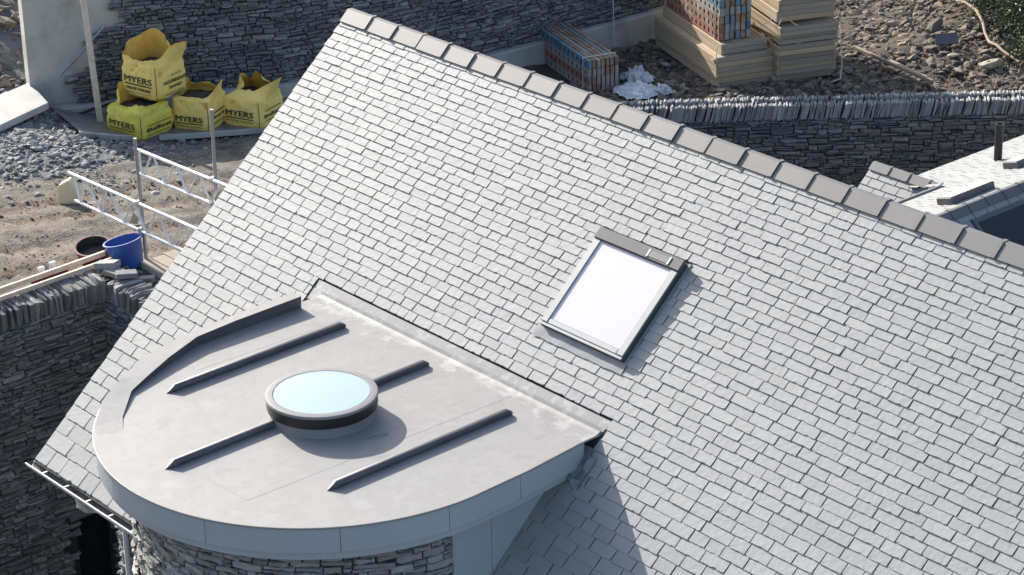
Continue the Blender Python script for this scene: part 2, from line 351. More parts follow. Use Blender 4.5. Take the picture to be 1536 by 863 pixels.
def build_terrace():
    st = .115; V = []; F = []; Z = []; idx = {}
    ng, nl = int(46 / st), int(46 / st)
    from mathutils import noise
    for a in range(ng + 1):
        g = 29 + a * st
        for b in range(nl + 1):
            l = -17 + b * st
            x = CAM.x + H2.x * g + R2.x * (l - (R2.x * CAM.x + R2.y * CAM.y)); y = CAM.y + H2.y * g + R2.y * (l - (R2.x * CAM.x + R2.y * CAM.y))
            z = zt(x, y) + .05 * noise.noise((x * .9, y * .9, 0)) + .04 * noise.noise((x * 3, y * 3, 4)) + .02 * noise.noise((x * 8, y * 8, 2))
            # tyre ruts run along the yard
            q = (x + 9.95) * .985 - (y - 6.2) * .17 + .15 * math.sin(y * .5); s = y
            rut = 0
            for c0 in (-1.9, -.75, .75, 1.9):
                k = math.exp(-((q - c0) / .28) ** 2); z -= .05 * k; rut = max(rut, k)
                z += .05 * k * (1 if math.sin(s * 21 + abs(q - c0) * 10) > 0 else -.4)
            dh = math.hypot((x + 14.9) / 1.9, (y - 8.2) / 1.9); dh2 = math.hypot((x + 17.2) / 2.2, (y - 9.8) / 1.6)
            grey = max(sstep(1.5 - dh), sstep(1.5 - dh2), sstep((g - 44.5) / 2) * sstep((2 - l) / 3))
            dark = sstep((l - 4) / 3) * sstep((g - 39) / 2)
            idx[a, b] = len(V); V.append((x, y, z)); Z.append((grey, dark, rut * .45))
    for a in range(ng):
        for b in range(nl):
            q = [idx[a, b], idx[a, b + 1], idx[a + 1, b + 1], idx[a + 1, b]]
            cx = sum(V[i][0] for i in q) / 4; cy = sum(V[i][1] for i in q) / 4
            if not pit(cx, cy): F.append(q)
    me = bpy.data.meshes.new('yard_ground'); me.from_pydata(V, [], F); me.materials.append(M['yard'])
    at = me.attributes.new('zone', 'FLOAT_VECTOR', 'POINT'); at.data.foreach_set('vector', np.array(Z, 'f').ravel())
    for p in me.polygons: p.use_smooth = True
    o = link('yard_ground', me); o['kind'] = 'structure'; return o
build_terrace()

# ------------------------------------------------------------------ the main house
AL = 0.73545; CA, SA = math.cos(AL), math.sin(AL); RL = 6.175; RX1 = 13.4
NRM = Vector((0, -SA, CA)); UPS = Vector((0, CA, SA)); XA = Vector((1, 0, 0))
def rp(x, s, n=0): return Vector((x, s * CA - n * SA, s * SA + n * CA))
house = tag(empty('house'), 'slate roofed house with a round grey flat roofed bay and roof window', 'house')
Z0 = 2.05; BC = Vector((4.635, .612)); BR = 2.195
YR = RL * CA; ZR = RL * SA
roof = MB()
roof.add([rp(0, -.02, -.03), rp(RX1, -.02, -.03), rp(RX1, RL, -.03), rp(0, RL, -.03), rp(0, -.02, 0), rp(RX1, -.02, 0), rp(RX1, RL, 0), rp(0, RL, 0)],
         [(4, 5, 6, 7), (0, 3, 2, 1), (0, 1, 5, 4), (1, 2, 6, 5), (3, 0, 4, 7)])
bk = lambda x, s, n=0: Vector((x, 2 * YR - (s * CA - n * SA), s * SA + n * CA))
roof.add([bk(0, -.02, -.03), bk(RX1, -.02, -.03), bk(RX1, RL, -.03), bk(0, RL, -.03), bk(0, -.02, .02), bk(RX1, -.02, .02), bk(RX1, RL, .02), bk(0, RL, .02)],
         [(7, 6, 5, 4), (1, 2, 3, 0), (4, 5, 1, 0), (5, 6, 2, 1), (7, 4, 0, 3)])
roof = roof.build('roof', M['slate_deck'], house)
body = MB()
prof = [(.85, -7.2), (2 * YR - .85, -7.2), (2 * YR - .85, .85 * SA / CA - .1), (YR, ZR - .1), (.85, .85 * SA / CA - .1)]
Xg = Matrix(((0, 0, 1, 0), (1, 0, 0, 0), (0, 1, 0, 0), (0, 0, 0, 1)))
body.prism(prof, .18, RX1 - .2, Xg); body = body.build('wall', M['plaster_core'], house)

def exposure(s): return .085 + .11 * math.exp(-s / 2.0)
def lay_slates():
    rng = np.random.default_rng(11); tails = [0.]
    while tails[-1] < RL - .03: tails.append(tails[-1] + exposure(tails[-1]))
    tails[-1] = min(tails[-1], 6.2); k0 = min(range(len(tails)), key=lambda i: abs(tails[i] - 3.22)); f = 3.22 / tails[k0]
    tails = [t * f if i <= k0 else 3.22 + (t - tails[k0]) for i, t in enumerate(tails)]
    items = []; n_c = 0
    for i, s in enumerate(tails):
        if s > 5.96: break
        e = (tails[i + 1] - s) if i + 1 < len(tails) else .09
        wm = .245 + .10 * math.exp(-s / 1.6); x = -.015 + rng.uniform(-.008, .008); first = True
        while x < RX1 - .02:
            wd = wm * math.exp(rng.normal(0, .17))
            if first: wd = wm * (1.25 if n_c % 2 else .72); first = False
            a, b = x, min(x + wd, RX1); x += wd; segs = [(a, b)]
            # slates are cut round the bay, its upstand and the roof window
            cuts = []
            sm = s + e * .5
            if 2.93 < sm < 3.22: cuts.append((2.18, 6.74))
            elif sm <= 2.93: cuts.append((2.55, 6.50))
            if 3.62 < sm < 3.77 + 1.14: cuts.append((5.27, 6.50))
            for c0, c1 in cuts:
                ns = []
                for p, q in segs:
                    if q <= c0 or p >= c1: ns.append((p, q)); continue
                    if p < c0: ns.append((p, c0))
                    if q > c1: ns.append((c1, q))
                segs = ns
            for p, q in segs:
                if q - p < .05: continue
                ww = q - p - rng.uniform(.007, .013); t = rng.uniform(.009, .0135); rot = rng.normal(0, .0035); lift = rng.uniform(0, .003)
                o = rp(p + .004, s + rng.normal(0, .003), .002 + lift)
                ax = (XA + UPS * rot) * ww; ay = (UPS - XA * rot) * e; az = (NRM + XA * rng.normal(0, .006)) * t
                c = rp((p + q) / 2, sm); xx, yy = px(c)
                vis = 0 < xx < 1536 and 0 < yy < 863 and not (2.3 < c.x < 6.5 and sm < 2.95)
                if c.x < 3.6 and sm < 1.5 and c.x > 2.3: vis = False
                sc = (q - p) * e * (FPX / (c - CAM).length) ** 2 if vis else 0
                items.append((frame(o, ax, ay, az), int(rng.integers(len(LV))), sc))
        n_c += 1
    place_pieces(items, LV, 'slate', M['slate'], roof, 300)
lay_slates()

# ridge tiles: each an angle with a raised collar at its right end
def ridge_mesh(Lt, wing, name='ridge_tile', m=None, al=AL):
    b = MB(); ca, sa = math.cos(al), math.sin(al)
    def sec(off, x0, x1):
        t = .022
        pr = [(-wing * ca, -wing * sa), (-.012, -.004), (.012, -.004), (wing * ca, -wing * sa)]
        up = [(y - (sa if i < 2 else -sa) * off, z + ca * off) for i, (y, z) in enumerate(pr)]
        dn = [(y - (sa if i < 2 else -sa) * (off - t), z + ca * (off - t)) for i, (y, z) in enumerate(pr)]
        ring = up + dn[::-1]; n = len(ring)
        vs = [(x0, y, z) for y, z in ring] + [(x1, y, z) for y, z in ring]
        b.add(vs, [(i, (i + 1) % n, n + (i + 1) % n, n + i) for i in range(n)] + [(0, 1, 6, 7), (1, 2, 5, 6), (2, 3, 4, 5), (n + 7, n + 6, n + 1, n), (n + 6, n + 5, n + 2, n + 1), (n + 5, n + 4, n + 3, n + 2)])
    sec(.024, 0, Lt - .04); sec(.036, Lt - .045, Lt - .004)
    return b.mesh(name, m or M['ridge'])
rm = ridge_mesh(.45, .18)
for k in range(30):
    x0 = .46 + .45 * (k - 1) + (0 if k else 0)
    if x0 > RX1 - .4: break
    o = link('ridge_tile', rm, roof); o.location = (x0 if k else -.01, YR + random.gauss(0, .003), ZR + .006 + random.gauss(0, .002)); o.rotation_euler = (0, random.gauss(0, .004), random.gauss(0, .004))
    if k == 0: o.scale.x = (.47 / .45)

# gutter, brackets, downpipe
gt = MB(); gp = []
for k in range(13):
    a = math.pi * k / 12; gp.append((-.045 - .052 * math.cos(a), -.028 - .062 * math.sin(a)))
gi = [(-.055 + (y + .055) * .90, -.028 + (z + .028) * .90) for y, z in gp]
ring = gp + gi[::-1]; n = len(ring)
gt.add([(-.06, y, z) for y, z in ring] + [(2.9, y, z) for y, z in ring], [(i, (i + 1) % n, n + (i + 1) % n, n + i) for i in range(n)] + [(i, n - 1 - i, n - 2 - i, i + 1) for i in range(12)])
gutter = gt.build('gutter', M['white_pvc'], house, 50)
MB().tube([(-.06, -.097, -.024), (2.9, -.097, -.024)], .011, 8).build('gutter_lip', M['white_pvc'], gutter, 50)
gl_ = [(-.055 + (y + .055) * .985, -.028 + (z + .028) * .985) for y, z in gi]
MB().add([(-.05, y, z) for y, z in gl_] + [(2.9, y, z) for y, z in gl_], [(i, i + 1, 14 + i, 13 + i) for i in range(12)]).build('gutter_inside', M['gutter_dark'], gutter, 50)  # dark grey sheet just off the gutter's inner face
MB().add([(6.6, y, z) for y, z in ring] + [(RX1 - .05, y, z) for y, z in ring], [(i, (i + 1) % n, n + (i + 1) % n, n + i) for i in range(n)]).build('gutter', M['white_pvc'], house, 50)
for x in (.26, .70, 1.14, 1.58, 2.02, 2.46):
    MB().box(x - .012, -.100, -.034, x + .012, .01, -.026).build('bracket', M['white_pvc'], gutter)
bevel(MB().box(.12, .02, -.19, 2.7, .045, -.035).build('fascia_board', M['white_pvc'], house), .004)
MB().box(.12, .046, -.20, 2.7, .84, -.18).build('soffit', M['white_pvc'], house)
dp = MB(); dp.tube([(.95, -.055, -.08), (.95, -.055, -.16), (.95, .02, -.24), (.93, .25, -.34), (.62, .72, -.42), (.45, .78, -.50), (.42, .79, -.62), (.42, .79, -7.1)], .036, 12)
dpo = dp.build('downpipe', M['white_pvc'], house, 50)
for z in (-.75, -2.4, -4.2): MB().lathe([(.037, -.02), (.043, -.02), (.043, .02), (.037, .02)], 16, (.42, .79, z)).build('pipe_clip', M['white_pvc'], dpo, 40)
wall_stones(lambda u: ((.18 + u, .85, -3.2), (1, 0, 0), (0, -1, 0)), 2.9, 2.95, body, M['stone_pale'], 21, occl=False, limit=60, skip=lambda u, v: False)

# bay: stone drum, cheeks, fascia, laminate roof, rolls, kerb and round rooflight
SR = 1.865
def arc(r, a0, a1, n): return [(BC.x + r * math.cos(R(a0 + (a1 - a0) * i / n)), BC.y + r * math.sin(R(a0 + (a1 - a0) * i / n))) for i in range(n + 1)]
drum = [(BC.x - SR, 2.0)] + arc(SR, -180, 0, 48) + [(BC.x + SR, 1.9)]
bayw = MB().prism(drum, -7.2, Z0 - .30).build('bay_wall', M['joint'], house)
def drumf(u):
    a = -math.pi - .35 + u / SR; return ((BC.x + SR * math.cos(a), BC.y + SR * math.sin(a), -.6), (-math.sin(a), math.cos(a), 0), (math.cos(a), math.sin(a), 0))
wall_stones(drumf, (math.pi + .35) * SR, 2.33, bayw, M['stone_pale'], 22, occl=False, depth=.028, lmin=.12, lmax=.34, hmin=.045, hmax=.085)
ck = []
for y0, y1 in ((.63, 1.062), (1.068, 1.95)):
    zb = lambda y: y * SA / CA - .05
    pts = [(y0, zb(y0)), (y1, zb(y1)), (y1, max(zb(y1) + .01, 1.72)), (y0, 1.72)]
    bevel(MB().prism(pts, 6.47, 6.525, Xg).build('cheek_panel', M['fascia'], house), .004)
bevel(MB().box(6.455, .60, -.6, 6.53, .628, 1.72).build('corner_trim', M['fascia'], house), .003)
# outline of the roof edge, from the right end round the front to the left end
rightpts = [(6.71, 2.29), (6.715, 2.07), (6.80, 1.3)]
front = arc(BR, 0, -150, 60)
left = [(2.50, -.06), (2.40, .45), (2.36, 1.1), (2.34, 1.9), (2.34, 2.27)]
edge = rightpts + front + left
def inset(path, d):
    out = []
    for i, p in enumerate(path):
        a = Vector(path[max(i - 1, 0)]); b = Vector(path[min(i + 1, len(path) - 1)]); t = (b - a).normalized(); nn = Vector((t.y, -t.x))   # to the right of travel
        out.append((p[0] + nn.x * d, p[1] + nn.y * d))
    return out
def band(path, d0, d1, z0, z1):
    a = inset(path, d0); b = inset(path, d1); m = MB(); n = len(a)
    vs = [(x, y, z0) for x, y in a] + [(x, y, z1) for x, y in a] + [(x, y, z0) for x, y in b] + [(x, y, z1) for x, y in b]
    fs = []
    for i in range(n - 1): fs += [(i, i + 1, n + i + 1, n + i), (2 * n + i + 1, 2 * n + i, 3 * n + i, 3 * n + i + 1), (n + i, n + i + 1, 3 * n + i + 1, 3 * n + i), (i + 1, i, 2 * n + i, 2 * n + i + 1)]
    fs += [(0, n, 3 * n, 2 * n), (n - 1, 3 * n - 1, 4 * n - 1, 2 * n - 1)]
    return m.add(vs, fs)
fas = edge[1:]
def seglen(path):
    L = [0.]
    for a, b in zip(path, path[1:]): L.append(L[-1] + math.dist(a, b))
    return L
def subpath(path, s0, s1):
    L = seglen(path); out = []
    def at(s):
        for i in range(len(L) - 1):
            if L[i + 1] >= s: f = (s - L[i]) / (L[i + 1] - L[i]); return (path[i][0] + (path[i + 1][0] - path[i][0]) * f, path[i][1] + (path[i + 1][1] - path[i][1]) * f)
        return path[-1]
    return [at(s0)] + [p for p, s in zip(path, L) if s0 + .02 < s < s1 - .02] + [at(s1)]
TL = seglen(fas)[-1]
js = [0, .87, 1.72, 2.75, 4.0, 5.3, 6.6, 7.6, TL]
fb = band(fas, .045, .09, Z0 - .30, Z0 - .03).build('fascia', M['fascia'], house)
for a, b in zip(js, js[1:]):
    if b - a < .1: continue
    o = band(subpath(fas, a + .002, b - .002), .016, .044, Z0 - .262, Z0 - .021).build('fascia_panel', M['fascia'], fb, 40); bevel(o, .003)
for a, b in zip([0, 1.95, 2.82, 4.4, 6.2], [1.95, 2.82, 4.4, 6.2, TL]):
    band(subpath(fas, a + .002, b - .002), .055, .30, Z0 - .345, Z0 - .265).build('soffit_band', M['fascia'], fb, 40)
deck = MB(); pts = edge
deck.prism([(x, y) for x, y in pts[::-1]], Z0 - .02, Z0)
bay = deck.build('bay_roof', M['grp'], house); bevel(bay, .008, 2)
# upstand of laminate dressed up the slope to the slates
MB().add([rp(2.10, 3.225, .004), rp(2.34, 3.0, .004), rp(6.70, 3.0, .004), rp(6.76, 3.235, .004), rp(2.18, 2.96, .004)], [(0, 4, 1, 2, 3)]).build('upstand', M['grp'], bay)
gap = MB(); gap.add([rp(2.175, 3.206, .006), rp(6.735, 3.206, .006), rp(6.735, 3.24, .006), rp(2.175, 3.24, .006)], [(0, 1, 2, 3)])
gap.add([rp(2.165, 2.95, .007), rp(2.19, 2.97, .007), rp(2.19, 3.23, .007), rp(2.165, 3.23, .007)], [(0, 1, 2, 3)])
gap.build('shadow_strip', M['void'], bay)  # flat dark strips painted in as the shadow under the slate edges
for x0, x1, y0, y1 in ((4.95, 5.52, -.95, 2.18), (2.66, 2.98, .25, 2.15)):
    lp_ = MB().prism([(x0, y0 + .06), (x0 + .05, y0), (x1, y0 + .03), (x1 + .015, y1), (x0 - .01, y1 - .02)], Z0 - .001, Z0 + .0011); lp_.build('laminate_lap', M['grp'], bay)
fl = MB(); 
for i in range(24):
    x = 2.36 + (6.70 - 2.36) * i / 24; x1 = 2.36 + (6.70 - 2.36) * (i + 1) / 24
    prof = [(2.20, Z0 + .001), (2.235, Z0 + .006), (2.262, Z0 + .022), (2.285, Z0 + .05)]
    for (ya, za), (yb, zb_) in zip(prof, prof[1:]): fl.add([(x, ya, za), (x1, ya, za), (x1, yb, zb_), (x, yb, zb_)], [(0, 1, 2, 3)])
fl.build('seam', M['grp'], bay, 60)
# tapering kerb along the left edge
ko = [(2.34, 1.93), (2.36, 1.1), (2.39, .5), (2.50, -.06), (2.72, -.44), (2.99, -.83), (3.35, -1.14), (3.62, -1.27)]
ki = [(2.475, 1.93), (2.49, 1.1), (2.515, .60), (2.68, .15), (2.84, -.20), (2.98, -.49), (3.36, -.84), (3.72, -1.06)]
kh = [.135, .125, .11, .085, .06, .036, .010, -.006]
kb = MB(); nk = len(ko)
kb.add([(x, y, Z0 - .015) for x, y in ko] + [(x, y, Z0 + h) for (x, y), h in zip(ko, kh)] + [(x, y, Z0 + h) for (x, y), h in zip(ki, kh)] + [(x, y, Z0 + h) for (x, y), h in zip(ki, kh)],
       [f for i in range(nk - 1) for f in ((i, i + 1, nk + i + 1, nk + i), (nk + i, nk + i + 1, 2 * nk + i + 1, 2 * nk + i), (2 * nk + i, 2 * nk + i + 1, 3 * nk + i + 1, 3 * nk + i))] + [(0, nk, 2 * nk, 3 * nk)])
kb = kb.build('edge_kerb', M['grp'], bay)
kf = MB()
kf.add([(x + .003, y, Z0 + h - .004) for (x, y), h in zip(ki, kh)] + [(x - .012, y, Z0 - .004) for x, y in ki] + [(x - .05, y, Z0 - .004) for x, y in ki], [f for i in range(nk - 1) for f in ((i, i + 1, nk + i + 1, nk + i), (nk + i, nk + i + 1, 2 * nk + i + 1, 2 * nk + i))])
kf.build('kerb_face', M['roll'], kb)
# three roll battens
def roll(x, y0, y1, x1):
    b = MB(); pr = [(-.075, 0), (-.045, .044), (-.018, .068), (.012, .074), (.034, .066), (.043, .050), (.040, .026), (.030, 0)]
    d = (Vector((x1, y1)) - Vector((x, y0))).normalized(); L = math.dist((x, y0), (x1, y1)); sd = Vector((d.y, -d.x))
    st = [(0, .05), (.10, 1), (L - .05, 1), (L, .55)]; m = len(pr); vs = []
    for t, k in st:
        for q, z in pr: p = Vector((x, y0)) + d * t + sd * (q * (k if t == 0 else 1)); vs.append((p.x, p.y, Z0 + z * k - .002))
    fs = [(i * m + j, i * m + j + 1, (i + 1) * m + j + 1, (i + 1) * m + j) for i in range(len(st) - 1) for j in range(m - 1)] + [tuple(range(m)), tuple(range((len(st) - 1) * m, len(st) * m))]
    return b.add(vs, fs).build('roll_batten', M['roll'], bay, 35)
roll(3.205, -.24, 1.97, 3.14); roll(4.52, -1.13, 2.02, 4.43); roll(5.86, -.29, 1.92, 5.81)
# round rooflight
RCX, RCY = 4.60, .61
rl = MB().lathe([(.525, -.01), (.515, .008), (.508, .03), (.508, .155), (.44, .155)], 72, (RCX, RCY, Z0)).build('round_rooflight', M['kerb'], house, 40)
MB().lathe([(.508, .098), (.528, .10), (.532, .125), (.532, .206), (.50, .206)], 72, (RCX, RCY, Z0)).build('seal_band', M['blackband'], rl, 40)
MB().lathe([(.533, .204), (.537, .206), (.538, .224), (.533, .232), (.52, .235), (.468, .235), (.462, .226)], 72, (RCX, RCY, Z0)).build('rim', M['kerb'], rl, 40)
gl = MB(); gl.lathe([(.463, .224), (.46, .233), (.30, .236), (.001, .238)], 72, (RCX, RCY, Z0)); gl.build('pane', M['pane_cyan'], rl, 40)
MB().tube([(5.28, .60, Z0 + .004), (5.33, .70, Z0 + .03), (5.36, .80, Z0 + .012)], .008, 5).build('laminate_snag', M['grp'], bay)
# crumpled lead at the right foot of the bay
ld = MB(); lp = []
for i in range(7):
    for j in range(5):
        x = 6.50 + .36 * i / 6; y = 1.83 + .24 * j / 4; lp.append((x, y, y * SA / CA + .03 + .05 * math.sin(i * 2.1 + j * 1.3) * (1 if 0 < i < 6 else .2) + random.uniform(0, .02)))
ld.add(lp, [(i * 5 + j, (i + 1) * 5 + j, (i + 1) * 5 + j + 1, i * 5 + j + 1) for i in range(6) for j in range(4)]).build('lead_flashing', M['lead'], house, 30)

# roof window (its own frame in the roof plane)
WX = frame(rp(5.31, 3.765, .004), XA, UPS, NRM * .66); Ww, Wh = 1.155, 1.122
rw = MB()
for b in ((0, 0, 0, .06, Wh, .085), (Ww - .06, 0, 0, Ww, Wh, .085), (.06, 0, 0, Ww - .06, .06, .075), (.06, Wh - .06, 0, Ww - .06, Wh, .085)): rw.box(*b, WX)
rw.box(.05, .05, .0, Ww - .05, Wh - .05, .02, WX)
rw = rw.build('roof_window', M['alu_dark'], house)
def wpart(name, m, *bs, bv=.006):
    b = MB()
    for q in bs: b.box(*q, WX)
    return bevel(b.build(name, m, rw), bv)
wpart('side_rail', M['alu'], (-.004, .03, .086, .085, Wh - .10, .112)); wpart('side_rail', M['alu'], (Ww - .085, .03, .086, Ww + .004, Wh - .10, .112))
wpart('hood', M['hood'], (-.012, Wh - .112, .086, Ww + .012, Wh + .012, .135))
wpart('vent_panel', M['alu_dark'], (.74, Wh - .09, .136, .99, Wh - .018, .142), bv=.002)
wpart('vent_frame', M['white_pvc'], (.712, Wh - .096, .136, .737, Wh - .012, .146), bv=.002); wpart('vent_frame', M['white_pvc'], (.993, Wh - .096, .136, 1.018, Wh - .012, .146), bv=.002)
wpart('bottom_rail', M['alu'], (-.004, -.006, .078, Ww + .004, .028, .098), (.09, .0285, .084, Ww - .09, .085, .104))
wpart('pane', M['pane_white'], (.075, .086, .080, Ww - .075, Wh - .112, .092), bv=.001)
wpart('hood_lip', M['blackband'], (-.006, Wh - .119, .083, Ww + .006, Wh - .113, .122), bv=.001)
ap = MB(); na = 22
ap.add([WX @ Vector((-.05 + (Ww + .11) * i / na, -.125 + random.uniform(-.006, .006), .022)) for i in range(na + 1)] + [WX @ Vector((-.05 + (Ww + .11) * i / na, -.008, .026 + .004 * math.sin(i))) for i in range(na + 1)],
       [(i, i + 1, na + 2 + i, na + 1 + i) for i in range(na)]).build('apron', M['lead'], rw)
wpart('side_flashing', M['lead'], (-.045, -.02, .004, -.013, Wh + .02, .024), bv=.002); wpart('side_flashing', M['lead'], (Ww + .013, -.02, .004, Ww + .05, Wh + .02, .024), bv=.002)

# ------------------------------------------------------------------ courtyard wall (left), an inner corner
CX, CY = -6.94, 5.1
cw = MB()
cw.box(CX - .42, -6, -7.2, CX - .01, 4.27, -1.85); cw.box(CX - .42, 4.94, -7.2, CX - .01, CY + .4, -1.85)
cw.box(CX - .42, 4.27, -5.10, CX - .01, 4.94, -1.85); cw.box(CX - .40, 4.26, -7.2, CX - .30, 4.95, -5.08)
cw.box(CX - .008, CY + .01, -7.2, .16, CY + .42, -1.85)
cw = tag(cw.build('courtyard_wall', M['joint']), 'dark slate stone wall round the sunken yard, with upright coping stones', 'wall')
dskip = lambda u, v: (4.2 < 5.1 - u < 4.97) and v < (-5.02 + 6.7)
wall_stones(lambda u: ((CX, CY - u, -6.7), (0, -1, 0), (1, 0, 0)), 8.6, 4.86, cw, M['stone'], 31, skip=dskip, limit=260, hmin=.04, hmax=.10)
wall_stones(lambda u: ((CX + u, CY, -6.9), (1, 0, 0), (0, -1, 0)), 7.0, 5.06, cw, M['stone'], 32, limit=40, hmin=.04, hmax=.10)
bevel(MB().box(CX - .2, 4.17, -5.19, CX + .03, 5.02, -5.02).build('lintel', M['stone'], cw), .012)
MB().box(CX - .29, 4.29, -7.18, CX - .26, 4.93, -5.11).build('door', M['darkglass'], cw)
def coping(fn, L, parent, seed, rows, lean=.15, t0=.028, t1=.065, hh=.30, dep=.36, limit=300, m=None):
    rng = np.random.default_rng(seed); items = []
    for (doff, zoff, d) in rows:
        u = 0
        while u < L:
            t = rng.uniform(t0, t1); p, tg, nn = fn(u); tg = Vector(tg); nn = Vector(nn); h = hh * rng.uniform(.94, 1.04)
            ln = lean + rng.normal(0, .07); up = (Vector((0, 0, 1)) + tg * ln).normalized()
            yaw = rng.normal(0, .05)
            o = Vector(p) + nn * (doff + rng.uniform(-.025, .025)) + Vector((0, 0, zoff))
            items.append((frame(o, (tg + nn * yaw) * (t * .96), up * h, (nn - tg * yaw) * d), int(rng.integers(len(CV))), score_of(o + up * h * .8, t * h))); u += t * 1.02
    place_pieces(items, CV, 'coping_stone', m or M['coping'], parent, limit)
coping(lambda u: ((CX - .19, CY - u, -1.86), (0, -1, 0), (1, 0, 0)), 8.6, cw, 41, [(0, 0, .42)], lean=-.03, t0=.03, t1=.08, hh=.30, limit=80, m=M['stone'])
coping(lambda u: ((CX + .10 + u, CY + .18, -1.86), (1, 0, 0), (0, -1, 0)), 6.9, cw, 42, [(0, 0, .42)], lean=.16, t0=.03, t1=.075, hh=.30, limit=60, m=M['stone'])

# ------------------------------------------------------------------ boundary wall beyond the ridge
mw = MB(); Xm = frame((MW0.x, MW0.y, 0), (MWD.x, MWD.y, 0), (-MWN.x, -MWN.y, 0), (0, 0, 1))
mw.box(-2.2, .01, -7.2, 22, .44, -3.50, Xm); mw.box(-2.2, -10.5, -7.2, -1.8, .0, -3.2, Xm)
mw = tag(mw.build('boundary_wall', M['joint']), 'long dark stone wall topped with pale slates on edge, behind the ridge', 'wall')
mfn = lambda u: ((MW0.x + MWD.x * u, MW0.y + MWD.y * u, -5.75), (MWD.x, MWD.y, 0), (MWN.x, MWN.y, 0))
wall_stones(mfn, 11.5, 2.26, mw, M['stone'], 51, depth=.05)
wall_stones(lambda u: ((MW0.x - MWD.x * 1.79 + MWN.x * (10.4 - u), MW0.y - MWD.y * 1.79 + MWN.y * (10.4 - u), -6.0), (-MWN.x, -MWN.y, 0), (MWD.x, MWD.y, 0)), 10.4, 2.78, mw, M['stone'], 53, depth=.05)
coping(lambda u: ((MW0.x + MWD.x * u, MW0.y + MWD.y * u, -3.50), (MWD.x, MWD.y, 0), (MWN.x, MWN.y, 0)), 11.5, mw, 52, [(-.10, 0, .25), (-.34, .035, .20)], lean=.42, t0=.025, t1=.055, hh=.29)

# ------------------------------------------------------------------ far retaining wall, partly clad in stone
FP = [(-17.1, 9.05), (-16.75, 10.0), (-16.35, 10.95), (-15.75, 12.2), (-14.9, 13.9), (-14.35, 16.0), (-14.02, 18.68), (-13.85, 22.4), (-13.87, 23.3)]
FL = seglen(FP)
def fpos(u, off=0):
    for i in range(len(FL) - 1):
        if FL[i + 1] >= u or i == len(FL) - 2:
            f = (u - FL[i]) / (FL[i + 1] - FL[i]); a = Vector(FP[i]); b = Vector(FP[i + 1]); p = a + (b - a) * f; t = (b - a).normalized(); nn = Vector((t.y, -t.x)); p = p + nn * off
            return (p.x, p.y), (t.x, t.y, 0), (nn.x, nn.y, 0)
def top_z(u): return -.45 - .5 * sstep((u - 2.5) / 3) - .5 * sstep((u - 5.5) / 4)
rw2 = MB(); N = 70; UL = FL[-1]
front_ = []; back_ = []
for i in range(N + 1):
    u = .75 + (UL - .75) * i / N; a, t, nn = fpos(u, -.14); b, _, _ = fpos(u, -.55); front_.append((*a, top_z(u))); back_.append((*b, top_z(u)))
vs = [(x, y, -5) for x, y, z in front_] + front_ + back_ + [(x, y, -5) for x, y, z in back_]; n = N + 1
rw2.add(vs, [f for i in range(N) for f in ((i, i + 1, n + i + 1, n + i), (n + i, n + i + 1, 2 * n + i + 1, 2 * n + i), (2 * n + i, 2 * n + i + 1, 3 * n + i + 1, 3 * n + i))] + [(0, n, 2 * n, 3 * n), (n - 1, 4 * n - 1, 3 * n - 1, 2 * n - 1)])
rw2 = tag(rw2.build('retaining_wall', M['concrete'], None, 30), 'tall concrete retaining wall half clad in dark stone, behind the yellow bags', 'wall')
def clad(u, v):                                        # ragged left edge of the cladding
    z = -3.3 + v; lim = 1.45 + max(0, (z + 2.4)) * .62 + .18 * math.sin(z * 9) + (.0 if z < -2.4 else .1)
    return u < lim or z > top_z(u) - .02
wall_stones(lambda u: ((*fpos(u, -.05)[0], -3.3), *fpos(u)[1:]), UL, 2.86, rw2, M['stone'], 61, skip=clad, depth=.06, limit=300, lmin=.12, lmax=.36, hmin=.045, hmax=.095)
jb = MB(); pa = [fpos(1.9 + (UL - 1.92) * i / 50) for i in range(51)]
for i in range(50):
    (a, _, na_), (b, _, nb_) = pa[i], pa[i + 1]; u = 1.9 + (UL - 1.92) * i / 50
    zt_ = min(top_z(u) - .05, -2.5 + (u - 1.75) / .62)
    if zt_ < -3.0: continue
    q = lambda p, nn, z: (p[0] - nn[0] * .07, p[1] - nn[1] * .07, z)
    jb.add([q(a, na_, -4.4), q(b, nb_, -4.4), q(b, nb_, zt_), q(a, na_, zt_)], [(0, 1, 2, 3)])
jb.build('mortar_bed', M['joint'], rw2)
def footing(u0, u1, z0, z1, off):
    b = MB(); n = max(2, int((u1 - u0) / .3)); A = []; B = []
    for i in range(n + 1):
        u = u0 + (u1 - u0) * i / n; A.append(fpos(u, off)[0]); B.append(fpos(u, -.1)[0])
    vs = [(*p, z0) for p in A] + [(*p, z1) for p in A] + [(*p, z1) for p in B]; n += 1
    b.add(vs, [f for i in range(n - 1) for f in ((i, i + 1, n + i + 1, n + i), (n + i, n + i + 1, 2 * n + i + 1, 2 * n + i))] + [(0, n, 2 * n), (n - 1, 3 * n - 1, 2 * n - 1)])
    return bevel(b.build('footing', M['concrete'], rw2), .02)
footing(.95, 7.6, -4.2, -2.72, .16); footing(7.7, UL, -4.4, -2.96, .17)

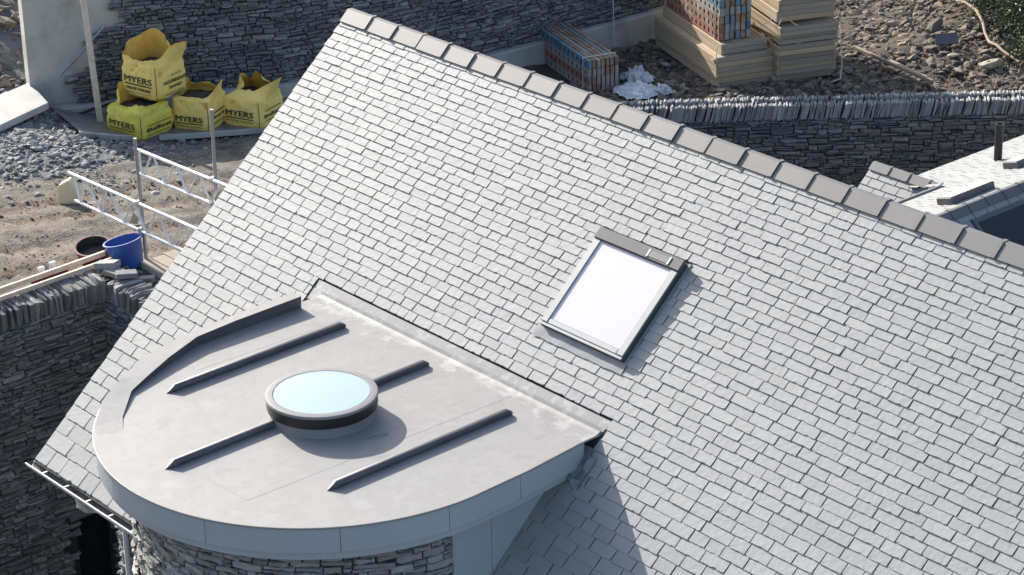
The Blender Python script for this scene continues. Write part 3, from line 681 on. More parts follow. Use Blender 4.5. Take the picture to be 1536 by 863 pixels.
# path the bags stand on, with a pale edging strip
pp = [(-15.0, 9.6), (-14.33, 10.5), (-13.36, 12.5), (-12.9, 14.2), (-12.6, 16)]
pth = MB(); zz = []
for i in range(len(pp) - 1):
    for k in range(8):
        f = k / 8; x = pp[i][0] + (pp[i + 1][0] - pp[i][0]) * f; y = pp[i][1] + (pp[i + 1][1] - pp[i][1]) * f; zz.append((x, y))
inn = []
for i, (x, y) in enumerate(zz): u = 1.0 + 7 * i / len(zz); inn.append(fpos(u, .1)[0])
n = len(zz)
pth.add([(x, y, zt(x, y) + .0) for x, y in zz] + [(x, y, zt(x, y) + .09) for x, y in zz] + [(x, y, zt(x, y) + .07) for x, y in inn], [f for i in range(n - 1) for f in ((i, i + 1, n + i + 1, n + i), (n + i, n + i + 1, 2 * n + i + 1, 2 * n + i))])
M['path'] = mat('dirty concrete path', [(.15, .14, .128), (.26, .245, .222)], None, 4, .9, .4, 25, .3, 8)
pth.build('path', M['path'])['kind'] = 'structure'
st_ = MB()
for i in range(n - 1):
    (x, y), (x1, y1) = zz[i], zz[i + 1]; d = Vector((x1 - x, y1 - y)).normalized(); q = Vector((d.y, -d.x)) * .07
    if i % 9 == 8: continue
    st_.add([(x + q.x, y + q.y, zt(x, y) + .02), (x1 + q.x, y1 + q.y, zt(x1, y1) + .02), (x1 + q.x, y1 + q.y, zt(x1, y1) + .105), (x + q.x, y + q.y, zt(x, y) + .105), (x, y, zt(x, y) + .105), (x1, y1, zt(x1, y1) + .105)], [(0, 1, 2, 3), (3, 2, 5, 4)])
st_.build('path_edging', M['concrete'])['kind'] = 'structure'

# ------------------------------------------------------------------ yellow bulk bags
from mathutils import noise as mn
def make_bag(name, loc, rz, wx, wy, h, m, label, lines, side, collar, seed, fill=.6, sag=.06):
    t = tag(empty(name, loc, rz), label, 'bag', 'yellow bulk bags by the retaining wall')
    P = 8.0; NA = 96
    def half(v): k = 1 + sag * math.sin(math.pi * min(1, v * 1.05)) - .10 * max(0, .12 - v) / .12; return wx / 2 * k, wy / 2 * k
    def ring(th, v):
        a, b = half(v); c, s = math.cos(th), math.sin(th); r = 1 / ((abs(c) / a) ** P + (abs(s) / b) ** P) ** (1 / P); return r * c, r * s
    def wr(x, y, z, k): return k * mn.noise((x * 5 + seed * 7, y * 5, z * 7)) + k * .5 * mn.noise((x * 13, y * 13 + seed, z * 16))
    b = MB(); V = []; rows = 12; crow = 5
    def colpt(th, c):
        hh, out, pin = collar(th); x, y = ring(th, 1); k = 1 + out * c; w_ = wr(x, y, c, .03) * c
        return x * k + w_, y * k + w_, h + hh * (c ** .9) + w_
    for i in range(rows + 1):
        v = i / rows
        for k in range(NA):
            th = 2 * math.pi * k / NA; x, y = ring(th, v); w_ = wr(x, y, v * h, .018 if .12 < v < .7 else .045); q = 1 + w_ / .45; V.append((x * q, y * q, max(0, v * h + (w_ * .5 if v > .8 else 0))))
    for i in range(1, crow + 1):
        for k in range(NA): V.append(colpt(2 * math.pi * k / NA, i / crow))
    R_ = rows + crow + 1
    b.add(V, [(i * NA + k, i * NA + (k + 1) % NA, (i + 1) * NA + (k + 1) % NA, (i + 1) * NA + k) for i in range(R_ - 1) for k in range(NA)] + [tuple(range(NA - 1, -1, -1))])
    body_ = b.build('bag_body', m, t, 80)
    li = MB(); V = []
    for i in range(crow, -1, -1):
        for k in range(NA):
            th = 2 * math.pi * k / NA; x, y, z = colpt(th, i / crow); f = .965; V.append((x * f, y * f, z - .004))
    for dv in (.12, .3):
        for k in range(NA): x, y = ring(2 * math.pi * k / NA, 1 - dv); V.append((x * .95, y * .95, h * (1 - dv)))
    li.add(V, [(i * NA + k, i * NA + (k + 1) % NA, (i + 1) * NA + (k + 1) % NA, (i + 1) * NA + k) for i in range(crow + 2) for k in range(NA)])
    li.build('lining', M['bag_in'], t, 80)
    co = MB(); V = [(0, 0, h * fill + .06)]
    for r_ in (.35, .7, .99):
        for k in range(NA): x, y = ring(2 * math.pi * k / NA, fill); V.append((x * r_ * .96, y * r_ * .96, h * fill + .06 * (1 - r_) + .04 * mn.noise((x * 6 * r_, y * 6 * r_, seed))))
    co.add(V, [(0, 1 + k, 1 + (k + 1) % NA) for k in range(NA)] + [(1 + i * NA + k, 1 + i * NA + (k + 1) % NA, 1 + (i + 1) * NA + (k + 1) % NA, 1 + (i + 1) * NA + k) for i in range(2) for k in range(NA)])
    co.build('contents', M['soil'], t, 80)
    # corner seam
    for sx, sy in ((1, -1),):
        pts = []
        for i in range(11):
            v = i / 10; x, y = ring(math.atan2(sy * wy, sx * wx), v); pts.append((x * 1.012, y * 1.012, v * h))
        MB().tube(pts, .006, 5).build('seam', M['print'], t)
    def surf(face, u, z):                                # u in metres along the face, seen from outside left to right
        v = max(0, min(1, z / h)); a, bb = half(v)
        if face == 'front': x = max(-a * .97, min(a * .97, u)); y = -bb * (1 - (abs(x) / a) ** P) ** (1 / P); return (x, y - .020, z)
        y = max(-bb * .97, min(bb * .97, u)); x = a * (1 - (abs(y) / bb) ** P) ** (1 / P); return (x + .020, y, z)
    def text(face, s, u0, z, size, wid=None, bold=.0):
        cu = bpy.data.curves.new('t', 'FONT'); cu.body = s; cu.size = size; cu.offset = 0; cu.resolution_u = 2
        ob = bpy.data.objects.new('t', cu); COL.objects.link(ob); dg = bpy.context.evaluated_depsgraph_get(); dg.update()
        me = bpy.data.meshes.new_from_object(ob.evaluated_get(dg)); bpy.data.objects.remove(ob)
        xs = [v.co.x for v in me.vertices]; x0, x1 = min(xs), max(xs); k = (wid / (x1 - x0)) if wid else 1
        for v in me.vertices: v.co = surf(face, u0 + (v.co.x - x0) * k, z + v.co.y)
        if bold > .0025:                                    # heavier lettering: the same strokes set twice, a hair apart
            bm = bmesh.new(); bm.from_mesh(me); vs0 = list(bm.verts); d = bmesh.ops.duplicate(bm, geom=bm.verts[:] + bm.edges[:] + bm.faces[:])
            ax = 0 if face == 'front' else 1
            for v in d['geom']:
                if isinstance(v, bmesh.types.BMVert): v.co[ax] += .012; v.co[2] += .003; v.co[1 - ax] += (-.0015 if face == 'front' else .0015)
            bm.to_mesh(me); bm.free()
        me.materials.clear(); me.materials.append(M['print']); return link('print', me, t)
    def bar(face, u0, u1, z0, z1):
        b = MB(); n = 14; V = [surf(face, u0 + (u1 - u0) * i / n, z) for z in (z0, z1) for i in range(n + 1)]
        b.add(V, [(i, i + 1, n + 2 + i, n + 1 + i) for i in range(n)]).build('print', M['print'], t)
    for it in lines:
        if it[0] == 'bar': bar('front', *it[1:])
        else: text('front', it[0], *it[1:])
    for it in side:
        if it[0] == 'bar': bar('side', *it[1:])
        else: text('side', it[0], *it[1:])
    return t
def lobe(th, c, wdt): d = (th - c + math.pi) % (2 * math.pi) - math.pi; return math.exp(-abs(d / wdt / 1.15) ** 3)
BL, BRt, FLc, FRc = R(135), R(45), R(225), R(315)
std = lambda W, zt_, k=1: [('MYERS', -W * .37, zt_, .155 * k, W * .73, .006), ('bar', -W * .37, W * .36, zt_ - .045, zt_ - .025), ('Building Supplies', -W * .36, zt_ - .105, .062 * k, W * .71, .002)]
make_bag('bulk_bag', (-14.72, 10.70, -2.84), R(12), .86, .80, .55, M['bag_green'], 'greenish yellow bulk bag squashed at the bottom under another bag', std(.86, .24),
         [('bar', -.28, .30, .30, .312), ('Ballast', -.30, .19, .10, .60, .004), ('bar', -.28, .26, .12, .132)],
         lambda th: (.02 + .30 * lobe(th, R(172), .35) + (.06 * lobe(th, FRc, .4)), -.34 + .44 * lobe(th, R(175), .4), 0), 1, .86, .10)
make_bag('bulk_bag', (-14.87, 11.16, -2.22), R(14), .84, .80, .62, M['bag'], 'tall yellow bulk bag sitting on top of the greenish one', 
         [('MYERS', -.32, .30, .165, .66, .006), ('bar', -.32, .34, .25, .275), ('ORDER ONLINE', -.30, .155, .085, .60, .003), ('building supplies online', -.28, .10, .04, .58, .001)],
         [('IN BAGS', -.02, .40, .055, .26, .002), ('AGGREGATE', -.25, .28, .085, .60, .003), ('SAND', -.10, .175, .075, .32, .003), ('READY MIX', -.20, .06, .06, .5, .002)],
         lambda th: (.16 + .26 * lobe(th, R(120), .5) + .16 * lobe(th, R(175), .45) + .24 * lobe(th, R(12), .42) - .10 * lobe(th, R(60), .3) - .06 * lobe(th, R(275), .5), -.02 + .16 * lobe(th, R(185), .4) + .45 * lobe(th, R(15), .38), 0), 2, .80, .06)
make_bag('bulk_bag', (-14.35, 11.74, -2.88), R(28), .74, .74, .60, M['bag'], 'open yellow bulk bag of dark earth, middle of the row', std(.74, .22, .95),
         [('bar', -.22, .30, .36, .38), ('Sharp Sand', -.26, .26, .08, .56, .004), ('bar', -.24, .28, .16, .175)],
         lambda th: (.05 + .28 * lobe(th, R(5), .45) + .24 * lobe(th, R(165), .4) + .10 * lobe(th, R(90), .5), -.20 + .52 * lobe(th, R(0), .42) + .10 * lobe(th, R(170), .4), 0), 3, .93, .08)
make_bag('bulk_bag', (-13.91, 12.61, -2.92), R(22), .80, .84, .56, M['bag'], 'yellow bulk bag with folded over top, right end of the row', std(.80, .27),
         [('bar', -.28, .26, .36, .372), ('Ballast', -.30, .24, .09, .58, .004), ('bar', -.28, .28, .17, .182)],
         lambda th: (.12 + .26 * lobe(th, R(85), .6) + .16 * lobe(th, R(155), .3) + .22 * lobe(th, R(5), .42), -.62 + .5 * lobe(th, R(150), .3) + .98 * lobe(th, R(8), .45), 0), 4, .96, .06)

# ------------------------------------------------------------------ things lying about by the far wall
def plank(name, a, b, w_, t_, m, label, cat, up=(0, 0, 1), group=None, parent=None):
    a, b = Vector(a), Vector(b); d = (b - a); L = d.length; d.normalize(); s = d.cross(Vector(up)).normalized(); u = s.cross(d)
    o = MB().box(0, -w_ / 2, -t_ / 2, L, w_ / 2, t_ / 2).build(name, m, parent, None, frame(a, d, s, u)); bevel(o, .004)
    if label: tag(o, label, cat, group)
    return o
plank('timber_prop', (-15.62, 10.42, -2.95), (-16.22, 10.62, -.30), .11, .05, M['lath'], 'pale board leaning against the retaining wall beside the bags', 'board', up=(1, -.3, .1))
tag(MB().tube([(-17.0, 10.05, -2.55), (-16.22, 11.05, -1.25)], .022, 8).build('steel_rod', M['galv'], None, 50), 'thin steel rod leaning across the bare concrete wall', 'rod')
tag(MB().tube([(-17.05, 9.9, -2.5), (-16.7, 10.05, -2.78), (-16.3, 10.35, -2.82), (-16.05, 10.9, -2.68), (-15.9, 11.3, -2.66), (-15.6, 11.7, -2.68)], .025, 6).build('cable', M['black'], None, 50), 'black cable lying along the footing of the retaining wall', 'cable')
slab = MB(); tp = [(-16.06, 9.64, -2.35), (-17.17, 9.92, -2.30), (-16.35, 7.6, -2.24), (-15.1, 7.2, -2.30)]
tp = [tp[0], tp[1], tp[2], tp[3]]
slab.add([Vector(p) - Vector((0, 0, .13)) for p in tp] + tp, [(0, 1, 2, 3), (7, 6, 5, 4), (0, 4, 5, 1), (1, 5, 6, 2), (2, 6, 7, 3), (3, 7, 4, 0)])
tag(bevel(slab.build('concrete_slab', M['concrete2']), .015), 'pale slab lying tilted on the rubble at the left edge', 'slab')
# foam offcut and a scrap
fo = MB(); fo.prism([(-.20, 0), (.14, -.02), (.20, .22), (.02, .40), (-.16, .30)], -.13, .10)
fo = fo.build('foam_block', M['foam'], None, None, frame((-11.35, 7.2, zt(-11.35, 7.2)), (.75, .66, 0), (-.1, .1, 1), (.66, -.75, 0))); tag(bevel(fo, .02), 'cream foam offcut on the bare earth left of the guard rails', 'foam block')
sc_ = MB().prism([(-.06, 0), (.05, -.01), (.07, .10), (0, .19)], -.01, .015).build('scrap', M['rock_pale'], None, None, frame((-9.35, 7.15, zt(-9.35, 7.15) + .03), (.8, .6, 0), (-.2, .2, .9), (.6, -.8, 0))); tag(sc_, 'small cream scrap lying on the earth in front of the rails', 'scrap')

# ------------------------------------------------------------------ scaffold gangway
sf = tag(empty('scaffold', (0, 0, 0)), 'scaffold gangway with white lattice guard rails beside the gable', 'scaffold')
MB().tube([(-7.345, 6.09, -1.72), (-7.375, 6.09, .215)], .027, 12).build('standard', M['galv'], sf, 50)
MB().tube([(-6.85, 7.04, -2.0), (-6.77, 7.04, .575)], .027, 12).build('standard', M['galv'], sf, 50)
def lattice(a0, a1, b0, b1, n, ph, phase):
    A0, A1, B0, B1 = map(Vector, (a0, a1, b0, b1)); root = MB().tube([A0, A1], .027, 10).build('lattice_beam', M['alu_white'], sf, 50)
    MB().tube([B0, B1], .024, 10).build('chord', M['alu_white'], root, 50)
    pt = lambda f, s: (A0 if s else B0).lerp(A1 if s else B1, f)
    MB().tube([pt(.035, 1), pt(.035, 0)], .017, 8).build('brace', M['alu_white'], root, 50)
    for k in range(n):
        f0 = phase + k * ph
        for p, q, s in ((f0, f0 + ph * .42, 0), (f0 + ph * .52, f0 + ph * .95, 1)):
            if q > .99: continue
            MB().tube([pt(p, s), pt(q, 1 - s)], .017, 7).build('brace', M['alu_white'], root, 50)
lattice((-9.263, 6.04, -.834), (-5.3, 6.04, -.715), (-9.143, 6.04, -1.254), (-5.4, 6.04, -1.16), 6, .165, .035)
lattice((-8.875, 6.99, -.587), (-5.6, 6.99, -.47), (-8.86, 6.99, -.977), (-5.7, 6.99, -.86), 5, .19, .055)
for x, y, z in ((-7.36, 6.065, -.78), (-7.35, 6.065, -1.20), (-6.82, 7.015, -.52), (-6.83, 7.015, -.91)):
    bevel(MB().box(x - .045, y - .05, z - .045, x + .045, y + .05, z + .045).build('coupler', M['galv'], sf), .012)
MB().lathe([(.001, -.035), (.03, -.03), (.03, .03), (.001, .035)], 10, (-8.80, 6.95, -.72)).build('red_tag', M['redtag'], sf)
for k in range(4):
    y = 5.92 + k * .225; bevel(MB().box(-7.33 + .05 * (k % 2), y, -1.70 + .004 * k, -3.6, y + .215, -1.66 + .004 * k).build('platform_board', M['wood_grey'], sf), .004)
bevel(MB().box(-7.30, 5.88, -1.72, -3.6, 5.915, -1.60).build('toe_board', M['lath'], sf), .004)
bevel(MB().box(-6.9, 6.86, -1.66, -3.6, 6.895, -1.52).build('toe_board', M['lath'], sf), .004)

# tub, bin, battens, loose slabs at the wall corner
def tubm(name, r0, r1, h, m, X, label, cat):
    o = MB().lathe([(.001, 0), (r0, 0), (r1, h), (r1 + .022, h), (r1 + .022, h + .02), (r1 - .004, h + .02), (r0 - .012, .015), (.001, .015)], 40).build(name, m, None, 40, X); return tag(o, label, cat)
zx = Vector((-.22, -.10, 1)).normalized(); ax_ = Vector((1, 0, 0)); ax_ = (ax_ - zx * ax_.dot(zx)).normalized()
tubm('tub', .20, .275, .40, M['blue'], frame((-7.33, 5.80, -1.70), ax_, zx.cross(ax_), zx), 'blue plastic tub tilted at the corner of the stone wall', 'tub')
zx = Vector((.12, -.18, 1)).normalized(); ax_ = Vector((1, 0, 0)); ax_ = (ax_ - zx * ax_.dot(zx)).normalized()
bn = MB().lathe([(.001, 0), (.20, 0), (.26, .30), (.275, .30), (.275, .315), (.25, .315), (.185, .02), (.001, .02)], 40).build('bucket', M['red'], None, 40, frame((-8.0, 5.62, -1.80), ax_, zx.cross(ax_), zx)); tag(bn, 'dark red bucket with a black inside, left of the blue tub', 'bucket')
MB().lathe([(.001, .20), (.215, .20), (.246, .31), (.240, .312), (.17, .04), (.001, .04)], 40).build('lining', M['black'], bn, 40)
plank('batten', (-7.10, 1.2, -1.40), (-7.585, 5.54, -1.49), .05, .075, M['lath'], 'upper of two pale battens along the stone wall top', 'batten', group='battens on the wall top')
plank('batten', (-7.0, 1.2, -1.46), (-7.40, 5.62, -1.53), .05, .065, M['lath'], 'lower of two pale battens, resting on the coping stones', 'batten', group='battens on the wall top')
for k, (x, y) in enumerate(((-7.66, 4.52), (-7.71, 4.74))):
    tag(bevel(MB().box(-.035, -.05, 0, .035, .05, .14).build('spacer_block', M['white_pvc'], None, None, Matrix.Translation((x, y, zt(x, y) + .13))), .008), ('white' if k == 0 else 'right hand white') + ' spacer block behind the upper batten' if k else 'left hand white spacer block behind the upper batten', 'block', 'white spacer blocks')
rb = MB().tube([(-7.75, 4.4, zt(-7.75, 4.4) + .05), (-7.8, 5.0, zt(-7.8, 5.0) + .05)], .05, 10).build('red_pipe', M['red'], None, 50); tag(rb, 'short dark red pipe lying behind the battens', 'pipe')
def rock_variant(rng, flat=.5):
    me = bmesh.new(); bmesh.ops.create_icosphere(me, subdivisions=1, radius=.5); V = np.array([v.co for v in me.verts]); F = [[v.index for v in f.verts] for f in me.faces]; me.free()
    for _ in range(5):
        nrm = rng.normal(size=3); nrm /= np.linalg.norm(nrm); d = V @ nrm; c = rng.uniform(.18, .36); V = V - np.outer(np.maximum(d - c, 0), nrm)
    V = V + rng.normal(0, .02, V.shape); V[:, 2] *= flat; V[:, 1] *= rng.uniform(.55, .95); return V, F
RV = [rock_variant(np.random.default_rng(400 + i), .35 + .04 * (i % 8)) for i in range(16)]
def rockmat(x, y, z, s, rng, tilt=.25, rz=None):
    a = rng.uniform(0, 6.28) if rz is None else rz; Rm = Matrix.Rotation(a, 4, 'Z') @ Matrix.Rotation(rng.normal(0, tilt), 4, 'X') @ Matrix.Rotation(rng.normal(0, tilt), 4, 'Y')
    return Matrix.Translation((x, y, z)) @ Rm @ Matrix.Diagonal((s, s, s, 1))
def rock_obj(name, x, y, s, m, label, group=None, sx=1, sy=1, sz=1, rz=None, dz=0, var=None, cat='rock'):
    rng = np.random.default_rng(int(abs(x * 1000 + y * 77)) % 100000); k = int(rng.integers(16)) if var is None else var
    V, F = RV[k]; me = np_mesh(V * np.array([sx, sy, sz]), F, name, m); o = link(name, me, None, rockmat(x, y, zt(x, y) + .12 * s + dz, s, rng, .12, rz)); return tag(o, label, cat, group)
rr = np.random.default_rng(5)
LOOSE = ['pale square stone block on the wall corner', 'loose pale slab in front of the blue tub', 'grey slab tipped on the wall corner coping', 'small loose slab under the tub']
for k, (x, y, z, s) in enumerate(((-7.16, 5.32, -1.47, .34), (-6.72, 5.36, -1.50, .30), (-6.95, 5.30, -1.52, .30), (-6.62, 5.62, -1.62, .24))):
    X = rockmat(x, y, z, s, rr, .12, (.5, 1.1, .2, .9)[k]); o = MB().box(-.5, -.3, -.13, .5, .3, .13).build('loose_slab', M['coping'], None, None, X); bevel(o, .02); tag(o, LOOSE[k], 'stone slab', 'loose slabs on the wall corner')
items = []
for k in range(150):
    x = rr.uniform(-7.35, -6.2); y = rr.uniform(5.25, 5.75); s = rr.uniform(.05, .17); items.append((rockmat(x, y, zt(x, y) + rr.uniform(0, .1), s, rr), int(rr.integers(16)), 0))
place_pieces(items, RV, 'rubble', M['rock_grey'], None, 0, stuffname='corner_rubble'); bpy.data.objects['corner_rubble']['label'] = 'broken slate on the wall corner'

# ------------------------------------------------------------------ rubble and rocks
def scatter(n, fn, m, name, label, size, seed, tilt=.3):
    rng = np.random.default_rng(seed); items = []
    while len(items) < n:
        x, y = fn(rng)
        if pit(x, y) or pit(x + .15, y - .15): continue
        s = size[0] * (size[1] / size[0]) ** (rng.uniform() ** 2.2); items.append((rockmat(x, y, zt(x, y) + s * .06, s, rng, tilt), int(rng.integers(16)), 0))
    place_pieces(items, RV, name, m, None, 0, stuffname=name); o = bpy.data.objects[name]; o['label'] = label; return o
def gl_xy(g, l): return CAM.x + H2.x * g + R2.x * (l + (-(R2.x * CAM.x + R2.y * CAM.y))), CAM.y + H2.y * g + R2.y * (l + (-(R2.x * CAM.x + R2.y * CAM.y)))
scatter(4200, lambda r: (r.normal(-14.85, 1.3), r.normal(8.6, 1.15)), M['rock_grey'], 'slate_heap', 'grey slate rubble heap left of the bags', (.04, .22), 71)
scatter(1700, lambda r: (r.normal(-16.9, 1.2), r.normal(9.4, .9)), M['rock_grey'], 'bank_rubble', 'slate rubble under the tilted slab', (.06, .30), 72)
scatter(9000, lambda r: gl_xy(r.uniform(33, 44.5), r.uniform(-9, 4)), M['rock_brown'], 'yard_stones', 'small stones trodden into the yard earth', (.018, .085), 73)
scatter(800, lambda r: gl_xy(r.normal(41.8, .8), r.uniform(-3, 5)), M['rock_grey'], 'path_gravel', 'grey chippings along the path edge', (.03, .15), 77)
scatter(20000, lambda r: gl_xy(r.uniform(45, 57), r.uniform(6.5, 18)), M['rock_brown'], 'rubble_bank', 'brown stony spoil behind the boundary wall', (.05, .30), 74)
scatter(1500, lambda r: gl_xy(r.uniform(45.5, 54), r.uniform(-8, -3.9)), M['rock_brown'], 'far_bank_rubble', 'rubble bank past the end of the retaining wall', (.08, .6), 75)
RK = [((-7.35, 25.50), .62, 'rock_pale', (1.1, .55, .9), .5, 'long rounded cream boulder at the right edge of the spoil', .75),
      ((-8.12, 25.30), .36, 'rock_pale', (1.0, .7, .9), .3, 'squarish cream rock beside the blue grey slate offcut', .7),
      ((-8.40, 25.72), .26, 'rock_brown', (1, 1, 1.1), 0, 'round grey stone leaning on the blue grey offcut', 0),
      ((-9.43, 26.25), .60, 'rock_brown', (1.15, .6, .9), .9, 'long brown flat rock in the middle of the spoil', .3),
      ((-10.55, 26.35), .40, 'rock_pale', (1.1, .5, .7), -.4, 'narrow yellowish rock high on the spoil', 0),
      ((-10.8, 25.95), .40, 'rock_brown', (1, .8, .6), .2, 'flat grey brown rock under the narrow yellowish one', 0),
      ((-8.75, 24.5), .36, 'rock_brown', (1, .7, .8), .4, 'brown rock beside the long pole on the spoil', 0)]
for (x, y), s, m, sh, rz, lab, _ in RK: rock_obj('rock', x, y, s, M[m], lab, 'single rocks on the spoil', *sh, rz=rz + .85)
rng = np.random.default_rng(81)
for k in range(46):
    g, l = rng.uniform(45.6, 54), rng.uniform(8.5, 18); x, y = gl_xy(g, l)
    if not pit(x, y): rock_obj('rock', x, y, rng.uniform(.2, .38), M['rock_brown'], 'brown angular rock lying loose on the spoil behind the wall', 'brown rocks scattered over the spoil', 1, 1, 1)
for k in range(34):
    x, y = rng.normal(-15.0, 1.3), rng.normal(8.4, 1.0); rock_obj('rock', x, y, rng.uniform(.16, .30), M['rock_grey'], 'grey slate fragment on the heap left of the bags', 'slate fragments on the heap', 1, 1, .7)
o = MB().box(-.22, -.13, -.012, .22, .13, .012).build('slate_offcut', flat('blue grey slate', (.06, .065, .085), .5), None, None, frame((-8.55, 25.6, zt(-8.55, 25.6) + .17), Vector((.75, .62, .12)).normalized(), Vector((-.5, .5, .55)).normalized(), Vector((.3, -.5, .8)).normalized())); tag(o, 'blue grey slate offcut propped on the spoil', 'slate')
plank('pole', (-9.82, 24.33, -3.22), (-7.30, 23.72, -3.16), .07, .06, M['wood_grey'], 'long grey pole lying across the spoil behind the coping', 'pole')
plank('pole', (-8.72, 24.12, -3.18), (-7.52, 23.80, -3.15), .06, .05, M['wood_grey'], 'shorter grey pole lying against the long one', 'pole')
br = MB().tube([(-9.9, 27.2, -2.85), (-9.2, 26.95, -2.72), (-8.75, 26.75, -2.75), (-8.43, 26.55, -2.85), (-8.15, 26.30, -2.98), (-7.88, 26.1, -3.05), (-7.6, 25.98, -3.02), (-7.36, 25.88, -3.06), (-6.83, 25.72, -3.12)], [.02, .03, .035, .035, .03, .034, .028, .03, .02], 7).build('branch', M['twig'], None, 60)
tag(br, 'bare pinkish branch trailing out of the shrubs onto the spoil', 'branch')
tag(MB().tube([(-13.0, 26.2, -3.2), (-12.6, 26.6, -3.15), (-12.3, 26.95, -3.2), (-12.0, 27.15, -3.2), (-11.6, 27.5, -3.15)], .03, 7).build('hose', M['bluehose'], None, 60), 'blue hose lying at the top of the spoil by the timber stacks', 'hose')
tag(MB().tube([(-13.55, 21.25, -3.4), (-13.6, 21.25, -1.8)], .010, 6).build('marker_rod', M['rope']), 'thin pale rod standing upright before the far wall', 'rod')

# ------------------------------------------------------------------ shrubs
def shrub(x, y, r, h, nleaf, seed, label):
    t = tag(empty('shrub', (x, y, zt(x, y))), label, 'shrub', 'shrubs at the back of the spoil'); rng = np.random.default_rng(seed); st = MB(); V = []; F = []
    tips = []
    for k in range(16):
        a = rng.uniform(0, 6.28); q = r * rng.uniform(.2, .95); e = Vector((math.cos(a) * q, math.sin(a) * q, h * rng.uniform(.35, 1) * (1.1 - .4 * q / r))); mid = e * .5 + Vector((rng.normal(0, .08), rng.normal(0, .08), .12))
        st.tube([(0, 0, -.05), mid, e], [.025, .016, .007], 5); tips += [e, mid * .4 + e * .6]
    for k in range(nleaf):
        c = tips[int(rng.integers(len(tips)))]; sp = r * .23; p = np.array(c) + rng.normal(0, sp, 3) * [1, 1, .7]; p[2] = max(p[2], .03)
        n_ = rng.normal(size=3) + np.array([0, 0, .8]); n_ /= np.linalg.norm(n_); d = np.cross(n_, rng.normal(size=3)); d /= np.linalg.norm(d); s_ = np.cross(n_, d); L = rng.uniform(.028, .058); W = L * .42; o = len(V)
        V += [p - d * L, p + s_ * W * .9 + n_ * .006, p + d * L - n_ * .012, p - s_ * W * .9 + n_ * .006]; F.append((o, o + 1, o + 2, o + 3))
    st.build('stem', M['bark'], t); link('foliage', np_mesh(np.array(V), F, 'foliage', M['leaf']), t)
shrub(-9.45, 27.95, 1.15, .95, 5200, 91, 'leafy green shrub left of the others, above the spoil')
shrub(-8.0, 27.65, 1.15, 1.0, 5600, 92, 'dark green shrub in the middle of the bank')
shrub(-6.75, 26.85, 1.1, .95, 5000, 93, 'dark green shrub above the bare branch at the right')
shrub(-6.0, 28.6, 1.4, 1.5, 5000, 94, 'dense shrub at the top right corner of the spoil')
shrub(-10.9, 29.6, 1.2, 1.1, 4000, 95, 'low green shrub at the top of the spoil')

# ------------------------------------------------------------------ bundles of perforated steel pans
def pan_mesh(Lp, hp, wp, m, holes=True):
    b = MB(); n = int(Lp / .19); cw_ = Lp / n
    for k in range(n):
        x0, x1 = k * cw_, (k + 1) * cw_; cx = (x0 + x1) / 2; rx, rz = .036, .052
        hole = [(cx + rx * math.cos(2 * math.pi * (i + .5) / 8), hp / 2 + rz * math.sin(2 * math.pi * (i + .5) / 8)) for i in range(8)]
        outer = [(x1, hp * .72), (cx + .02, hp), (cx - .02, hp), (x0, hp * .72), (x0, hp * .28), (cx - .02, 0), (cx + .02, 0), (x1, hp * .28)]
        vs = [(x, 0, z) for x, z in outer] + [(x, 0, z) for x, z in hole] + [(x, .012, z) for x, z in hole]
        b.add(vs, [(i, (i + 1) % 8, 8 + (i + 1) % 8, 8 + i) for i in range(8)] + [(8 + i, 8 + (i + 1) % 8, 16 + (i + 1) % 8, 16 + i) for i in range(8)])
        b.add([(x1, 0, hp), (x1, 0, hp * .72), (cx + .02, 0, hp)], [(0, 1, 2)]); b.add([(x0, 0, hp), (cx - .02, 0, hp), (x0, 0, hp * .72)], [(0, 1, 2)])
        b.add([(x1, 0, 0), (cx + .02, 0, 0), (x1, 0, hp * .28)], [(0, 1, 2)]); b.add([(x0, 0, 0), (x0, 0, hp * .28), (cx - .02, 0, 0)], [(0, 1, 2)])
    t = .010
    b.box(0, .0125, hp - t, Lp, wp, hp); b.box(0, .0125, 0, Lp, wp, t)                       # flanges
    b.box(0, .0125, t + .001, .012, wp, hp - t - .001); b.box(Lp - .012, .0125, t + .001, Lp, wp, hp - t - .001)   # end plates
    nf = len(b.f); b.box(.02, .03, t + .001, Lp - .02, .034, hp - t - .001)                        # black sheet standing in for the shade behind the holes
    me = b.mesh('pan', m); me.materials.append(M['black'])
    for p in me.polygons[nf:]: p.material_index = 1
    return me
def pan_bundle(loc, ang, Lp, nx, nz, hp, wp, pal, label, seed):
    X = frame(loc, (-math.cos(ang), -math.sin(ang), 0), (math.cos(ang - math.pi / 2), math.sin(ang - math.pi / 2), 0), (0, 0, 1))
    t = tag(empty('pan_bundle'), label, 'steel bundle', 'strapped bundles of perforated steel pans'); rng = np.random.default_rng(seed); ms = {}
    for iz in range(nz):
        for ix in range(nx):
            c = pal(ix, iz, rng)
            if c not in ms: ms[c] = pan_mesh(Lp, hp, wp, M[c])
            o = link('pan', ms[c], t); o.matrix_world = X @ Matrix.Translation((rng.normal(0, .012), ix * (wp + .012), iz * (hp + .006) + (rng.uniform(0, .012) if iz == nz - 1 else 0)))
    for xs in (Lp * .06, Lp * .93):
        W = nx * (wp + .012); Hh = nz * (hp + .006) + .012
        MB().tube([X @ Vector(p) for p in ((xs, -.012, 0), (xs, -.012, Hh), (xs, W + .005, Hh), (xs, W + .005, 0))], .012, 6).build('strap', M['rope'], t)
    return t
def pal1(ix, iz, r):
    if ix == 0: return ['pan_grey', 'pan_red', 'pan_grey', 'pan_blue'][iz]
    if iz == 3: return ['rust', 'rust', 'pan_grey', 'rust', 'rust', 'pan_teal'][ix % 6]
    return r.choice(['pan_grey', 'pan_grey', 'pan_grey', 'pan_red'])
